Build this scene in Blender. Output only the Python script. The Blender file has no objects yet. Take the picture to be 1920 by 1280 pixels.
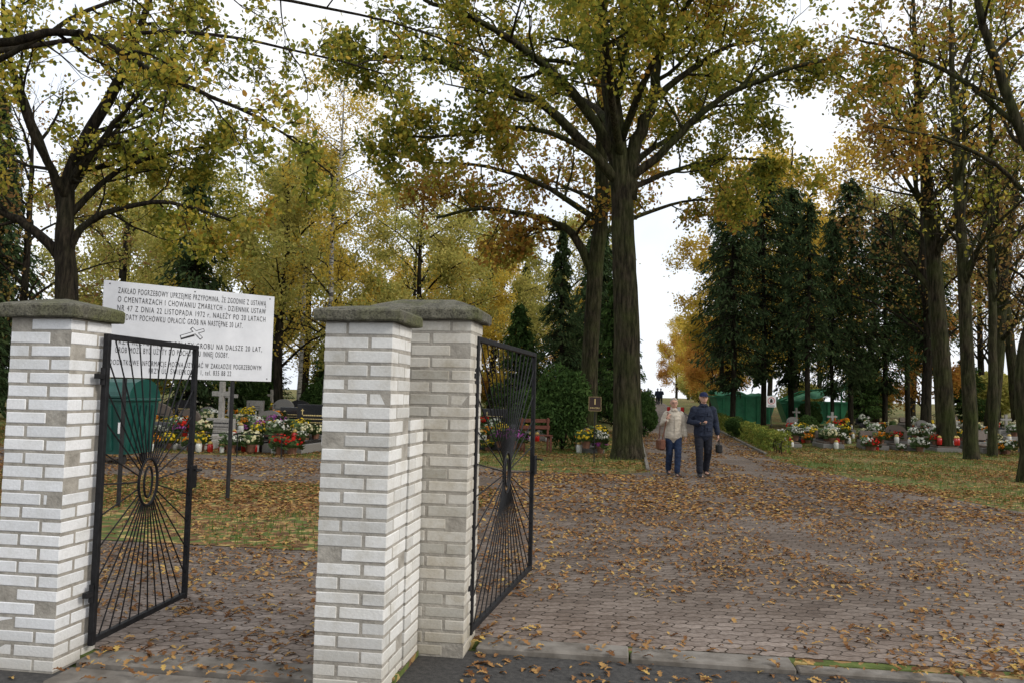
import bpy, bmesh, math, random
import numpy as np
from mathutils import Vector, Matrix, noise
random.seed(7); np.random.seed(7)
rnd=random.random
def U(a,b): return a+(b-a)*random.random()
scene=bpy.context.scene
COL=scene.collection
YAW=math.radians(-8.3)
CC,SS=math.cos(math.radians(8.3)),math.sin(math.radians(8.3))
def W(a,b):            # cemetery grid (a along gate line, b into the grounds) -> world
    return (a*CC+b*SS, -a*SS+b*CC)
def AB(X,D): return (X*CC-D*SS, X*SS+D*CC)
def hb(b):
    return 0.0 if b<24 else 0.012*(min(b,130)-24)
def hz(X,D): return hb(AB(X,D)[1])

# ------------------------------------------------------------------ materials
def newmat(name):
    m=bpy.data.materials.new(name); m.use_nodes=True
    nt=m.node_tree; b=nt.nodes['Principled BSDF']
    return m,nt,b
def N(nt,t,**k):
    n=nt.nodes.new(t)
    for a,v in k.items(): setattr(n,a,v)
    return n
def coord(nt,scale=None,out='Object'):
    c=N(nt,'ShaderNodeTexCoord')
    if scale is None: return c.outputs[out]
    mp=N(nt,'ShaderNodeMapping'); mp.inputs['Scale'].default_value=scale
    nt.links.new(c.outputs[out],mp.inputs[0]); return mp.outputs[0]
def noi(nt,vec,scale,detail=4,rough=.6):
    n=N(nt,'ShaderNodeTexNoise'); n.inputs['Scale'].default_value=scale
    n.inputs['Detail'].default_value=detail; n.inputs['Roughness'].default_value=rough
    nt.links.new(vec,n.inputs['Vector']); return n.outputs['Fac']
def ramp(nt,fac,stops,interp='LINEAR'):
    r=N(nt,'ShaderNodeValToRGB'); r.color_ramp.interpolation=interp
    e=r.color_ramp.elements
    while len(e)<len(stops): e.new(.5)
    for i,(p,c) in enumerate(stops):
        e[i].position=p; e[i].color=(c[0],c[1],c[2],1) if not isinstance(c,(int,float)) else (c,c,c,1)
    nt.links.new(fac,r.inputs[0]); return r.outputs[0]
def mix(nt,fac,a,b,blend='MIX'):
    m=N(nt,'ShaderNodeMix',data_type='RGBA',blend_type=blend)
    for s,v in ((0,fac),(6,a),(7,b)):
        if isinstance(v,(int,float)): m.inputs[s].default_value=v
        elif isinstance(v,tuple): m.inputs[s].default_value=(v[0],v[1],v[2],1)
        else: nt.links.new(v,m.inputs[s])
    return m.outputs[2]
def mth(nt,op,a,b=None):
    m=N(nt,'ShaderNodeMath',operation=op)
    for i,v in enumerate((a,b)):
        if v is None: continue
        if isinstance(v,(int,float)): m.inputs[i].default_value=v
        else: nt.links.new(v,m.inputs[i])
    return m.outputs[0]
def bump(nt,b,h,s=.5,d=.01):
    n=N(nt,'ShaderNodeBump'); n.inputs['Strength'].default_value=s; n.inputs['Distance'].default_value=d
    nt.links.new(h,n.inputs['Height']); nt.links.new(n.outputs[0],b.inputs['Normal'])
def noisy(name,c1,c2,scale=8,rough=.8,bs=.3,bd=.01,metal=0,stretch=(1,1,1),lo=.35,hi=.65,spec=.3):
    m,nt,b=newmat(name); v=coord(nt,stretch)
    f=noi(nt,v,scale,5)
    nt.links.new(ramp(nt,f,[(lo,c1),(hi,c2)]),b.inputs['Base Color'])
    b.inputs['Roughness'].default_value=rough; b.inputs['Metallic'].default_value=metal
    b.inputs['Specular IOR Level'].default_value=spec
    if bs: bump(nt,b,noi(nt,v,scale*3,5),bs,bd)
    return m
def leafmat(name,stops,trans=.35,nscale=.5,w=.55):
    m,nt,b=newmat(name)
    g=N(nt,'ShaderNodeNewGeometry'); v=coord(nt)
    n=noi(nt,v,nscale,2)
    n2=mth(nt,'MULTIPLY',mth(nt,'SUBTRACT',n,.3),2.4)
    f=mth(nt,'ADD',mth(nt,'MULTIPLY',g.outputs['Random Per Island'],w),mth(nt,'MULTIPLY',n2,1-w))
    c=ramp(nt,f,stops)
    d=N(nt,'ShaderNodeBsdfDiffuse'); t=N(nt,'ShaderNodeBsdfTranslucent'); mx=N(nt,'ShaderNodeMixShader')
    mx.inputs[0].default_value=trans
    nt.links.new(c,d.inputs[0]); nt.links.new(c,t.inputs[0])
    nt.links.new(d.outputs[0],mx.inputs[1]); nt.links.new(t.outputs[0],mx.inputs[2])
    nt.links.new(mx.outputs[0],nt.nodes['Material Output'].inputs[0])
    return m
GR=(.16,.195,.038); DG=(.08,.115,.024); YG=(.34,.325,.055); YE=(.58,.43,.075); OR=(.44,.22,.045); BR=(.19,.105,.045)
M_oak=leafmat('oak_foliage',[(0,DG),(.28,GR),(.54,YG),(.77,YE),(.9,OR),(1,BR)],.48)
M_oak2=leafmat('rusty_oak_foliage',[(0,GR),(.3,YG),(.55,(.38,.24,.055)),(.75,OR),(.9,BR),(1,YE)],.45)
M_yel=leafmat('yellow_foliage',[(0,YG),(.4,YE),(.75,(.66,.47,.09)),(1,OR)],.5)
M_lin=leafmat('yellow_green_foliage',[(0,GR),(.3,(.31,.31,.08)),(.6,(.50,.45,.13)),(1,(.66,.53,.16))],.5)
M_orange=leafmat('orange_foliage',[(0,YE),(.5,(.55,.29,.07)),(1,(.4,.18,.05))],.48)
M_brn=leafmat('brown_sparse_foliage',[(0,YG),(.3,(.28,.21,.06)),(.65,BR),(1,(.42,.24,.07))],.4)
M_con=leafmat('conifer_needles',[(0,(.026,.045,.02)),(.5,(.048,.076,.032)),(1,(.10,.13,.05))],.25,1.2)
M_thu=leafmat('thuja_scales',[(0,(.028,.055,.02)),(.5,(.055,.10,.028)),(1,(.10,.155,.045))],.2,1.5)
M_hed=leafmat('hedge_leaves',[(0,(.08,.11,.025)),(.5,(.15,.19,.04)),(1,(.32,.29,.06))],.25,1.0)
M_gras=leafmat('grass_blades',[(0,(.055,.095,.02)),(.6,(.11,.155,.033)),(1,(.22,.21,.07))],.3,.8)
M_fall=leafmat('fallen_leaves_mat',[(0,(.10,.047,.024)),(.3,(.19,.095,.042)),(.55,(.29,.155,.065)),(.78,(.39,.235,.09)),(.91,(.50,.345,.105)),(1,(.6,.46,.14))],.1,.9,.8)

def barkmat(name,c1,c2,moss,mossamt):
    m,nt,b=newmat(name)
    v=coord(nt,(1,1,.16)); f=noi(nt,v,14,6,.7)
    base=ramp(nt,f,[(.35,c1),(.65,c2)])
    f2=noi(nt,coord(nt),1.2,3)
    k=ramp(nt,f2,[(.5-mossamt*.3,1.0),(.62,0.0)])
    c=mix(nt,mth(nt,'MULTIPLY',k,mossamt),base,moss)
    c=mix(nt,1.0,c,ramp(nt,f,[(.35,(.45,.45,.45)),(.6,(1.1,1.1,1.1))]),'MULTIPLY')
    nt.links.new(c,b.inputs['Base Color']); b.inputs['Roughness'].default_value=.95; b.inputs['Specular IOR Level'].default_value=.1
    bump(nt,b,f,1,.06); return m
M_bark=barkmat('mossy_oak_bark',(.018,.015,.01),(.06,.05,.032),(.048,.064,.016),.8)
M_bark2=barkmat('dark_bark',(.012,.0095,.008),(.038,.03,.022),(.03,.034,.014),.3)
M_birch=noisy('birch_bark',(.04,.036,.03),(.34,.33,.30),3,.8,.3,.01,stretch=(1,1,5),lo=.40,hi=.50)

def brickmat(name,lo,hi,dirt):
    m,nt,b=newmat(name)
    g=N(nt,'ShaderNodeNewGeometry'); v=coord(nt)
    c=ramp(nt,g.outputs['Random Per Island'],[(0,lo),(.5,hi),(1,tuple(min(.84,x*1.06) for x in hi))])
    f=noi(nt,v,5,6,.7); st=ramp(nt,f,[(.45,(1,1,1)),(.72,dirt)])
    c=mix(nt,1.0,c,st,'MULTIPLY')
    f3=noi(nt,v,60,3); c=mix(nt,1.0,c,ramp(nt,f3,[(.3,(.90,.90,.90)),(.6,(1,1,1))]),'MULTIPLY')
    sp_h=noi(nt,v,28,4,.8); c=mix(nt,ramp(nt,sp_h,[(.67,0.0),(.74,.5)]),c,(.33,.31,.28))
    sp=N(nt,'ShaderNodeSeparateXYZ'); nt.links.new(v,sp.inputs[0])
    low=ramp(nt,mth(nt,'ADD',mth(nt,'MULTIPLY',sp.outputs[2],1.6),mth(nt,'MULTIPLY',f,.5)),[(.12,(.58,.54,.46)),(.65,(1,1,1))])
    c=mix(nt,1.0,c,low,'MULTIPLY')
    nt.links.new(c,b.inputs['Base Color']); b.inputs['Roughness'].default_value=.85; b.inputs['Specular IOR Level'].default_value=.2
    bump(nt,b,noi(nt,v,70,5),.5,.004); return m
M_brW=brickmat('white_silicate_brick',(.72,.73,.74),(.80,.81,.82),(.84,.83,.80))
M_brC=brickmat('cream_silicate_brick',(.55,.545,.52),(.72,.715,.69),(.78,.75,.69))
M_brG=brickmat('weathered_grey_brick',(.38,.365,.32),(.57,.545,.49),(.68,.63,.54))
M_mort=noisy('mortar',(.27,.25,.215),(.42,.39,.34),12,.95,.9,.008)
m,nt,b=newmat('mossy_concrete_cap'); v=coord(nt)
f=noi(nt,v,9,6,.7); c=ramp(nt,f,[(.3,(.05,.048,.035)),(.5,(.115,.108,.078)),(.72,(.21,.20,.155))])
c=mix(nt,ramp(nt,noi(nt,v,3.5,4),[(.42,0.0),(.6,.75)]),c,(.095,.10,.03))
c=mix(nt,1.0,c,ramp(nt,noi(nt,v,90,3),[(.35,(.4,.4,.4)),(.55,(1,1,1))]),'MULTIPLY')
nt.links.new(c,b.inputs['Base Color']); b.inputs['Roughness'].default_value=.95; bump(nt,b,noi(nt,v,45,6),1,.012); M_cap=m
M_conc=noisy('worn_concrete',(.12,.105,.088),(.22,.20,.175),6,.9,.5,.006)
M_iron=noisy('black_painted_iron',(.006,.006,.007),(.016,.016,.018),20,.6,.2,.002,spec=.25)

# paving
m,nt,b=newmat('interlocking_pavers'); v=coord(nt)
sp=N(nt,'ShaderNodeSeparateXYZ'); nt.links.new(v,sp.inputs[0])
wx=mth(nt,'MULTIPLY',mth(nt,'SINE',mth(nt,'MULTIPLY',sp.outputs[1],2*math.pi/.10)),.011)
wy=mth(nt,'MULTIPLY',mth(nt,'SINE',mth(nt,'MULTIPLY',sp.outputs[0],2*math.pi/.10)),.010)
cb=N(nt,'ShaderNodeCombineXYZ'); nt.links.new(mth(nt,'ADD',sp.outputs[0],wx),cb.inputs[0]); nt.links.new(mth(nt,'ADD',sp.outputs[1],wy),cb.inputs[1])
bt=N(nt,'ShaderNodeTexBrick'); bt.offset=.5
for k_,v_ in (('Scale',1),('Mortar Size',.006),('Mortar Smooth',.4),('Brick Width',.20),('Row Height',.10),('Bias',0)): bt.inputs[k_].default_value=v_
bt.inputs['Color1'].default_value=(.130,.108,.092,1); bt.inputs['Color2'].default_value=(.205,.175,.152,1); bt.inputs['Mortar'].default_value=(.036,.027,.019,1)
nt.links.new(cb.outputs[0],bt.inputs['Vector'])
big=noi(nt,v,.5,5,.65)
c=mix(nt,1.0,bt.outputs['Color'],ramp(nt,big,[(.3,(.60,.52,.45)),(.65,(1.1,1.07,1.04))]),'MULTIPLY')
c=mix(nt,1.0,c,ramp(nt,noi(nt,v,25,4),[(.3,(.65,.61,.58)),(.6,(1.05,1.05,1.05))]),'MULTIPLY')
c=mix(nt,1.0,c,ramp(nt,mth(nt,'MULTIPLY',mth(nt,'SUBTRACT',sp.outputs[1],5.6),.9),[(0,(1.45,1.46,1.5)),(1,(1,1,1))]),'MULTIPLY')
vo=N(nt,'ShaderNodeTexVoronoi'); vo.inputs['Scale'].default_value=18; nt.links.new(v,vo.inputs['Vector'])
sc=N(nt,'ShaderNodeSeparateColor'); nt.links.new(vo.outputs['Color'],sc.inputs[0])
lc=ramp(nt,sc.outputs[0],[(0,(.12,.07,.04)),(.5,(.22,.14,.07)),(1,(.36,.26,.11))])
msk=mth(nt,'MULTIPLY',mth(nt,'GREATER_THAN',sc.outputs[1],.72),mth(nt,'LESS_THAN',vo.outputs['Distance'],.4))
far=ramp(nt,mth(nt,'MULTIPLY',sp.outputs[1],.02),[(.2,0.0),(.5,.9)])
c=mix(nt,mth(nt,'MULTIPLY',msk,far),c,lc)
nt.links.new(c,b.inputs['Base Color']); b.inputs['Roughness'].default_value=.8; b.inputs['Specular IOR Level'].default_value=.25
bump(nt,b,mth(nt,'SUBTRACT',mth(nt,'MULTIPLY',noi(nt,v,60,3),.3),bt.outputs['Fac']),.8,.006); M_pave=m
# leafy ground
def groundmat(name,thr):
    m,nt,b=newmat(name); v=coord(nt)
    g=ramp(nt,noi(nt,v,9,5),[(.3,(.06,.08,.024)),(.6,(.115,.145,.042)),(.8,(.17,.15,.06))])
    vo=N(nt,'ShaderNodeTexVoronoi'); vo.inputs['Scale'].default_value=13; nt.links.new(v,vo.inputs['Vector'])
    sc=N(nt,'ShaderNodeSeparateColor'); nt.links.new(vo.outputs['Color'],sc.inputs[0])
    lc=ramp(nt,sc.outputs[0],[(0,(.08,.045,.025)),(.35,(.16,.09,.045)),(.7,(.27,.165,.07)),(1,(.4,.3,.12))])
    n=noi(nt,v,.35,4)
    msk=mth(nt,'GREATER_THAN',mth(nt,'ADD',mth(nt,'MULTIPLY',sc.outputs[1],.4),n),thr)
    c=mix(nt,msk,g,lc)
    nt.links.new(c,b.inputs['Base Color']); b.inputs['Roughness'].default_value=.95; b.inputs['Specular IOR Level'].default_value=.1
    bump(nt,b,sc.outputs[2],.6,.02); return m
M_ground=groundmat('leafy_ground',.75); M_lawn=groundmat('leafy_lawn',.70)
M_asph=noisy('worn_asphalt',(.036,.035,.034),(.07,.066,.062),30,.85,.7,.006)

# ------------------------------------------------------------------ mesh helpers
class MB:
    def __init__(s): s.v=[]; s.f=[]; s.m=[]
    def add(s,vs,fs,mi=0):
        o=len(s.v); s.v.extend([tuple(x) for x in vs]); s.f.extend([tuple(i+o for i in f) for f in fs]); s.m.extend([mi]*len(fs))
    def box(s,c,d,mi=0,rz=0,rx=0,ry=0,bev=0,top=None):
        hx,hy,hzz=d[0]/2,d[1]/2,d[2]/2
        R=Matrix.Rotation(rz,3,'Z')@Matrix.Rotation(ry,3,'Y')@Matrix.Rotation(rx,3,'X')
        C=Vector(c)
        if not bev:
            t=top or 1
            vs=[(-hx,-hy,-hzz),(hx,-hy,-hzz),(hx,hy,-hzz),(-hx,hy,-hzz),(-hx*t,-hy*t,hzz),(hx*t,-hy*t,hzz),(hx*t,hy*t,hzz),(-hx*t,hy*t,hzz)]
            fs=[(0,3,2,1),(4,5,6,7),(0,1,5,4),(1,2,6,5),(2,3,7,6),(3,0,4,7)]
            s.add([C+R@Vector(p) for p in vs],fs,mi); return
        h=(hx,hy,hzz); vs=[];ix={}
        for sx in(-1,1):
            for sy in(-1,1):
                for sz in(-1,1):
                    for a in range(3):
                        p=[sg*(h[i]-(0 if i==a else bev)) for i,sg in enumerate((sx,sy,sz))]
                        ix[(sx,sy,sz,a)]=len(vs); vs.append(C+R@Vector(p))
        fs=[]
        for a in range(3):
            o=[i for i in range(3) if i!=a]
            for sg in(-1,1):
                q=[]
                for s1,s2 in((-1,-1),(1,-1),(1,1),(-1,1)):
                    k=[0,0,0];k[a]=sg;k[o[0]]=s1;k[o[1]]=s2;q.append(ix[(*k,a)])
                fs.append(q if (sg>0)==(a!=1) else q[::-1])
        for c_ in range(3):
            a,b_=[i for i in range(3) if i!=c_]
            for sa in(-1,1):
                for sb in(-1,1):
                    k0=[0,0,0];k0[a]=sa;k0[b_]=sb;k0[c_]=-1;k1=list(k0);k1[c_]=1
                    q=[ix[(*k0,a)],ix[(*k1,a)],ix[(*k1,b_)],ix[(*k0,b_)]]
                    fs.append(q)
        for sx in(-1,1):
            for sy in(-1,1):
                for sz in(-1,1): fs.append([ix[(sx,sy,sz,a)] for a in range(3)])
        s.add(vs,fs,mi)
    def tube(s,pts,rad,n=6,mi=0,cap=True,closed=False,rx=None):
        pts=[Vector(p) for p in pts]; L=len(pts); vs=[]
        up=None
        for i,p in enumerate(pts):
            if closed: t=pts[(i+1)%L]-pts[i-1]
            else: t=pts[min(i+1,L-1)]-pts[max(i-1,0)]
            if t.length<1e-9: t=Vector((0,0,1))
            t.normalize()
            if rx is not None:
                ref=Vector((1,0,0)) if abs(t.x)<.85 else Vector((0,0,1))
                u=(ref-t*ref.dot(t)).normalized()
            else:
                if up is None:
                    ref=Vector((1,0,0)) if abs(t.x)<.8 else Vector((0,1,0))
                else: ref=up
                u=(ref-t*ref.dot(t))
                u=u.normalized() if u.length>1e-6 else t.orthogonal().normalized()
                up=u
            w=t.cross(u)
            r=rad[i] if isinstance(rad,(list,tuple)) else rad
            r2=rx[i] if rx is not None else r
            for k in range(n):
                a=2*math.pi*k/n
                vs.append(p+u*(math.cos(a)*r)+w*(math.sin(a)*r2))
        fs=[]
        for i in range(L if closed else L-1):
            j=(i+1)%L
            for k in range(n):
                k2=(k+1)%n; fs.append((i*n+k,i*n+k2,j*n+k2,j*n+k))
        if cap and not closed:
            fs.append(tuple(range(n))[::-1]); fs.append(tuple((L-1)*n+k for k in range(n)))
        s.add(vs,fs,mi)
    def ell(s,c,r,mi=0,nu=12,nv=8,R=None,lo=-90,hi=90):
        C=Vector(c); vs=[]
        for j in range(nv+1):
            e=math.radians(lo+(hi-lo)*j/nv)
            for i in range(nu):
                a=2*math.pi*i/nu
                p=Vector((r[0]*math.cos(e)*math.cos(a),r[1]*math.cos(e)*math.sin(a),r[2]*math.sin(e)))
                if R is not None: p=R@p
                vs.append(C+p)
        fs=[(j*nu+i,j*nu+(i+1)%nu,(j+1)*nu+(i+1)%nu,(j+1)*nu+i) for j in range(nv) for i in range(nu)]
        fs.append(tuple(range(nu))[::-1]); fs.append(tuple(nv*nu+i for i in range(nu)))
        s.add(vs,fs,mi)
    def lathe(s,c,prof,n=12,mi=0):
        vs=[(c[0]+r*math.cos(2*math.pi*k/n),c[1]+r*math.sin(2*math.pi*k/n),c[2]+z) for r,z in prof for k in range(n)]
        fs=[(j*n+k,j*n+(k+1)%n,(j+1)*n+(k+1)%n,(j+1)*n+k) for j in range(len(prof)-1) for k in range(n)]
        fs.append(tuple(range(n))[::-1]); fs.append(tuple((len(prof)-1)*n+k for k in range(n)))
        s.add(vs,fs,mi)
    def mesh(s,name,mats,smooth=False,fix=False):
        me=bpy.data.meshes.new(name); me.from_pydata(s.v,[],s.f)
        for m_ in (mats if isinstance(mats,(list,tuple)) else [mats]): me.materials.append(m_)
        me.polygons.foreach_set('material_index',s.m)
        if smooth: me.polygons.foreach_set('use_smooth',[True]*len(s.f))
        if fix:
            bm=bmesh.new(); bm.from_mesh(me); bmesh.ops.recalc_face_normals(bm,faces=bm.faces); bm.to_mesh(me); bm.free()
        me.update(); return me
def tag(o,label=None,cat=None,group=None,kind=None):
    if label:o['label']=label
    if cat:o['category']=cat
    if group:o['group']=group
    if kind:o['kind']=kind
    return o
def ob(name,me,parent=None,loc=(0,0,0),rz=0,**k):
    o=bpy.data.objects.new(name,me); COL.objects.link(o)
    o.location=loc; o.rotation_euler=(0,0,rz)
    if parent: o.parent=parent
    return tag(o,**k)
def mo(name,mb,mats,parent=None,loc=(0,0,0),rz=0,smooth=False,fix=False,**k):
    return ob(name,mb.mesh(name,mats,smooth,fix),parent,loc,rz,**k)
def empty(name,loc,rz=0,**k): 
    o=ob(name,None,None,loc,rz,**k); o.empty_display_size=.2; return o
def copy_thing(root,loc,rz,sc=(1,1,1),label=None):
    kids=[(c,[g for g in c.children]) for c in root.children]
    n=root.copy(); COL.objects.link(n); n.location=loc; n.rotation_euler=(0,0,rz); n.scale=sc
    if label:n['label']=label
    for c,gs in kids:
        k=c.copy(); COL.objects.link(k); k.parent=n
        for g in gs:
            q=g.copy(); COL.objects.link(q); q.parent=k
    return n

# leaf templates
def tmpl_simple(w=.32,curl=.12):
    V=[(0,0,0),(.35,w,curl),(.78,w*.75,curl),(1,0,0),(.78,-w*.75,curl),(.35,-w,curl)]
    return np.array(V)-np.array([.5,0,0]),[(0,3,2,1),(0,5,4,3)]
def tmpl_oak():
    xs=[0,.12,.24,.36,.48,.62,.74,.88,1]; ws=[.015,.12,.06,.21,.11,.27,.12,.19,.015]
    V=[];F=[]
    for i,(x,w_) in enumerate(zip(xs,ws)):
        z=.10*math.sin(x*5); V+=[(x-.5,0,z),(x-.5,w_,z+.10*(w_/.2)),(x-.5,-w_,z+.07*(w_/.2))]
    for i in range(8):
        a=i*3;b_=a+3; F+=[(a,b_,b_+1,a+1),(a,a+2,b_+2,b_)]
    return np.array(V),F
T_S=tmpl_simple(); T_O=tmpl_oak(); T_N=tmpl_simple(.1,.02)
T_G=(np.array([(0,-.03,0),(0,.03,0),(.6,.02,.04),(1,0,.12)]),[(0,1,2,3)])
def leafmesh(name,C,S,mat,T=T_S,mode='rand',tilt=.3,Rm=None):
    C=np.asarray(C,dtype=float); n=len(C); S=np.asarray(S,dtype=float)
    TV,TF=T; k=len(TV)
    if Rm is not None: R=Rm
    elif mode=='rand':
        q=np.random.normal(size=(n,4)); q/=np.linalg.norm(q,axis=1)[:,None]
        w,x,y,z=q.T
        R=np.stack([np.stack([1-2*(y*y+z*z),2*(x*y-z*w),2*(x*z+y*w)],-1),np.stack([2*(x*y+z*w),1-2*(x*x+z*z),2*(y*z-x*w)],-1),np.stack([2*(x*z-y*w),2*(y*z+x*w),1-2*(x*x+y*y)],-1)],1)
    else:
        th=np.random.rand(n)*2*np.pi; a=np.random.normal(size=n)*tilt; b_=np.random.normal(size=n)*tilt
        z0=np.zeros(n);o=np.ones(n)
        Rz=np.stack([np.stack([np.cos(th),-np.sin(th),z0],-1),np.stack([np.sin(th),np.cos(th),z0],-1),np.stack([z0,z0,o],-1)],1)
        Rx=np.stack([np.stack([o,z0,z0],-1),np.stack([z0,np.cos(a),-np.sin(a)],-1),np.stack([z0,np.sin(a),np.cos(a)],-1)],1)
        Ry=np.stack([np.stack([np.cos(b_),z0,np.sin(b_)],-1),np.stack([z0,o,z0],-1),np.stack([-np.sin(b_),z0,np.cos(b_)],-1)],1)
        R=Rz@Rx@Ry
    V=C[:,None,:]+S[:,None,None]*np.einsum('nij,kj->nki',R,TV)
    F=(np.array(TF)[None,:,:]+(np.arange(n)*k)[:,None,None]).reshape(-1,4)
    me=bpy.data.meshes.new(name)
    me.vertices.add(n*k); me.vertices.foreach_set('co',V.reshape(-1))
    me.loops.add(F.size); me.loops.foreach_set('vertex_index',F.reshape(-1).astype(np.int32))
    me.polygons.add(len(F)); me.polygons.foreach_set('loop_start',(np.arange(len(F))*4).astype(np.int32))
    me.update(calc_edges=True); me.materials.append(mat); return me

# ------------------------------------------------------------------ ground and paving
RZ=-.032
def sheet(name,polys,mat,z=0,**k):
    mb=MB()
    for P in polys: mb.add([(a,b_,(zz if zz is not None else z)) for a,b_,zz in [(p+(None,))[:3] for p in P]],[tuple(range(len(P)))])
    o=mo(name,mb,mat,rz=YAW,kind='structure',**k); return o
g=[[(-500,-60,-.045),(500,-60,-.045),(500,6.5,-.045),(-500,6.5,-.045)],
   [(-500,4.45,0),(-1.25,4.45,0),(-1.25,24,0),(-500,24,0)],
   [(-1.25,5.2,0),(500,5.2,0),(500,24,0),(-1.25,24,0)],
   [(-500,4.45,-.045),(-1.25,4.45,-.045),(-1.25,4.45,0),(-500,4.45,0)],
   [(-1.25,4.45,-.045),(-1.25,5.2,-.045),(-1.25,5.2,0),(-1.25,4.45,0)],
   [(-1.25,5.2,-.045),(500,5.2,-.045),(500,5.2,0),(-1.25,5.2,0)]]
z1=hb(130)
g+=[[(-500,24,0),(500,24,0),(500,130,z1),(-500,130,z1)],[(-500,130,z1),(500,130,z1),(500,900,z1),(-500,900,z1)]]
sheet('ground',g,M_ground)
sheet('road',[[(-60,-40),(60,-40),(60,5.12),(-1.25,5.12),(-1.25,4.35),(-60,4.35)]],M_asph,RZ)
sheet('paved_forecourt',[[(-30,4.56),(-1.25,4.56),(-1.25,5.3),(30,5.3),(30,7.5),(9,9.6),(6.6,11.4),(5.5,13.5),(4.4,18),(3.75,22),(3.7,24),(.42,24),(.4,17.6),(-.1,16.9),(-.8,16.7),(-2.4,16.9),(-3.4,17.9),(-30,18.2)]],M_pave,.004)
sheet('alley',[[(.42,24,.004),(3.7,24,.004),(3.7,130,z1+.004),(.42,130,z1+.004)]],M_pave)
sheet('grass_island',[[(-30,7.7),(-2.6,7.7),(-2.15,8.2),(-2.0,9.2),(-2.0,11.8),(-2.4,12.8),(-3,13.2),(-30,13.2)]],M_lawn,.010)
mb=MB(); x=-.93
while x<16:
    L=U(.9,1.02); dz=-.008 if x>.8 else 0
    mb.box((x+L/2,5.2+U(-.006,.006),-.047+dz+U(-.004,.003)),(L-.012,.22,.105),bev=.01,ry=U(-.004,.004)); x+=L
mb.box((-2.36,4.455,-.04),(1.42,.22,.095),bev=.012)
mb.box((-2.36,4.20,-.065),(1.42,.24,.09),bev=.01)
mo('kerb',mb,M_conc,rz=YAW,kind='structure',fix=True)
mb=MB()
for side in(.36,3.76):
    b_=17.8 if side<1 else 24.2
    while b_<70:
        mb.box((side,b_+.5,hb(b_+.5)+.02),(.07,.985,.09),bev=.008); b_+=1.0
mo('path_edging',mb,M_conc,rz=YAW,kind='structure',fix=True)

# ------------------------------------------------------------------ fallen leaves
def onpave(a,b_):
    if b_<4.6: return False
    if -30<a<-2.0 and 7.7<b_<13.2: return False
    if b_<(18 if a<-3.4 else 16.8): 
        return not (a>5.5+max(0,(13-b_))*1.0 and b_>7.5)
    r=4.4-(b_-18)*.17 if b_<22 else 3.7
    return .4<a<r
def track(a,b_):   # two worn wheel tracks swinging in from the right through the gate
    c=2.0+ .018*(b_-15)**2 if b_<15 else 2.0
    return min(abs(a-c-.75),abs(a-c+.75))<.25
near=[];mid=[]
tries=0
while tries<280000:
    tries+=1
    D=math.sqrt(U(3.6**2,34**2)); X=U(-.74,.74)*D
    a,b_=AB(X,D)
    if -3.52<a<-3.05 and 4.15<b_<4.62: continue
    if -1.68<a<-.95 and 4.2<b_<5.35: continue
    nn=noise.noise(Vector((a*.55,b_*.55,3)))*.5+noise.noise(Vector((a*1.9,b_*1.9,9)))*.5
    if onpave(a,b_):
        p=.54+1.3*nn+.15*max(0,min(1,(b_-6)/5))
        if a<-1.2 and b_<7.7:p+=.1
        if a<-2 and b_>13: p-=.28
        if b_>6 and track(a,b_): p=p*.5-.05
        if a<1.0 and b_<6.4: p-=.25
        if a>1.5 and b_<6.2: p+=.25
        if b_>17: p-=.25
    elif b_<5.1: p=(.5 if a<1 else .75)+1.3*nn
    elif b_<16.8 and a<-1.9: p=(1.0 if b_>9.6 else .28)+1.2*nn
    else: p=.28+1.5*nn
    if rnd()>p: continue
    z=.010 if b_>=5.3 or (a<-1.2 and b_>4.56) else (.014 if b_>5.08 else (RZ+.004 if not(-3.1<a<-1.65 and b_>4.07) else .014))
    z+=hb(b_)+U(0,.007)+(.015*rnd() if not onpave(a,b_) and b_>5.3 else 0)
    (near if D<11 else mid).append((X,D,z))
def sz(n,lo,hi): return lo+(hi-lo)*np.random.rand(n)
ob('fallen_leaves',leafmesh('fallen_leaves',near,sz(len(near),.03,.080),M_fall,T_O,'flat',.10),kind='stuff',label='brown and yellow oak leaves scattered over the paving',cat='leaves')
ob('fallen_leaves',leafmesh('fallen_leaves',mid,sz(len(mid),.035,.085),M_fall,T_S,'flat',.16),kind='stuff',label='dry fallen leaves on paving and grass',cat='leaves')
pts=[];
for i in range(130000):
    D=math.sqrt(U(7**2,34**2)); X=U(-.72,.72)*D; a,b_=AB(X,D)
    if onpave(a,b_) or b_<7.7: continue
    nn=noise.noise(Vector((a*.5+5,b_*.5,1)))
    q=.65 if a>-1.9 or b_<9.8 or b_>14 else .25
    if rnd()<q+1.5*nn: pts.append((X,D,hb(b_)))
n=len(pts); th=np.random.rand(n)*2*np.pi; el=np.radians(50+40*np.random.rand(n))
d1=np.stack([np.cos(th)*np.cos(el),np.sin(th)*np.cos(el),np.sin(el)],-1); d2=np.stack([-np.sin(th),np.cos(th),0*th],-1); d3=np.cross(d1,d2)
ob('grass',leafmesh('grass',pts,sz(n,.04,.10),M_gras,(T_G[0]*np.array([1,2.2,1]),T_G[1]),Rm=np.stack([d1,d2,d3],-1)),kind='stuff',label='short green grass tufts between the fallen leaves',cat='grass')

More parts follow.
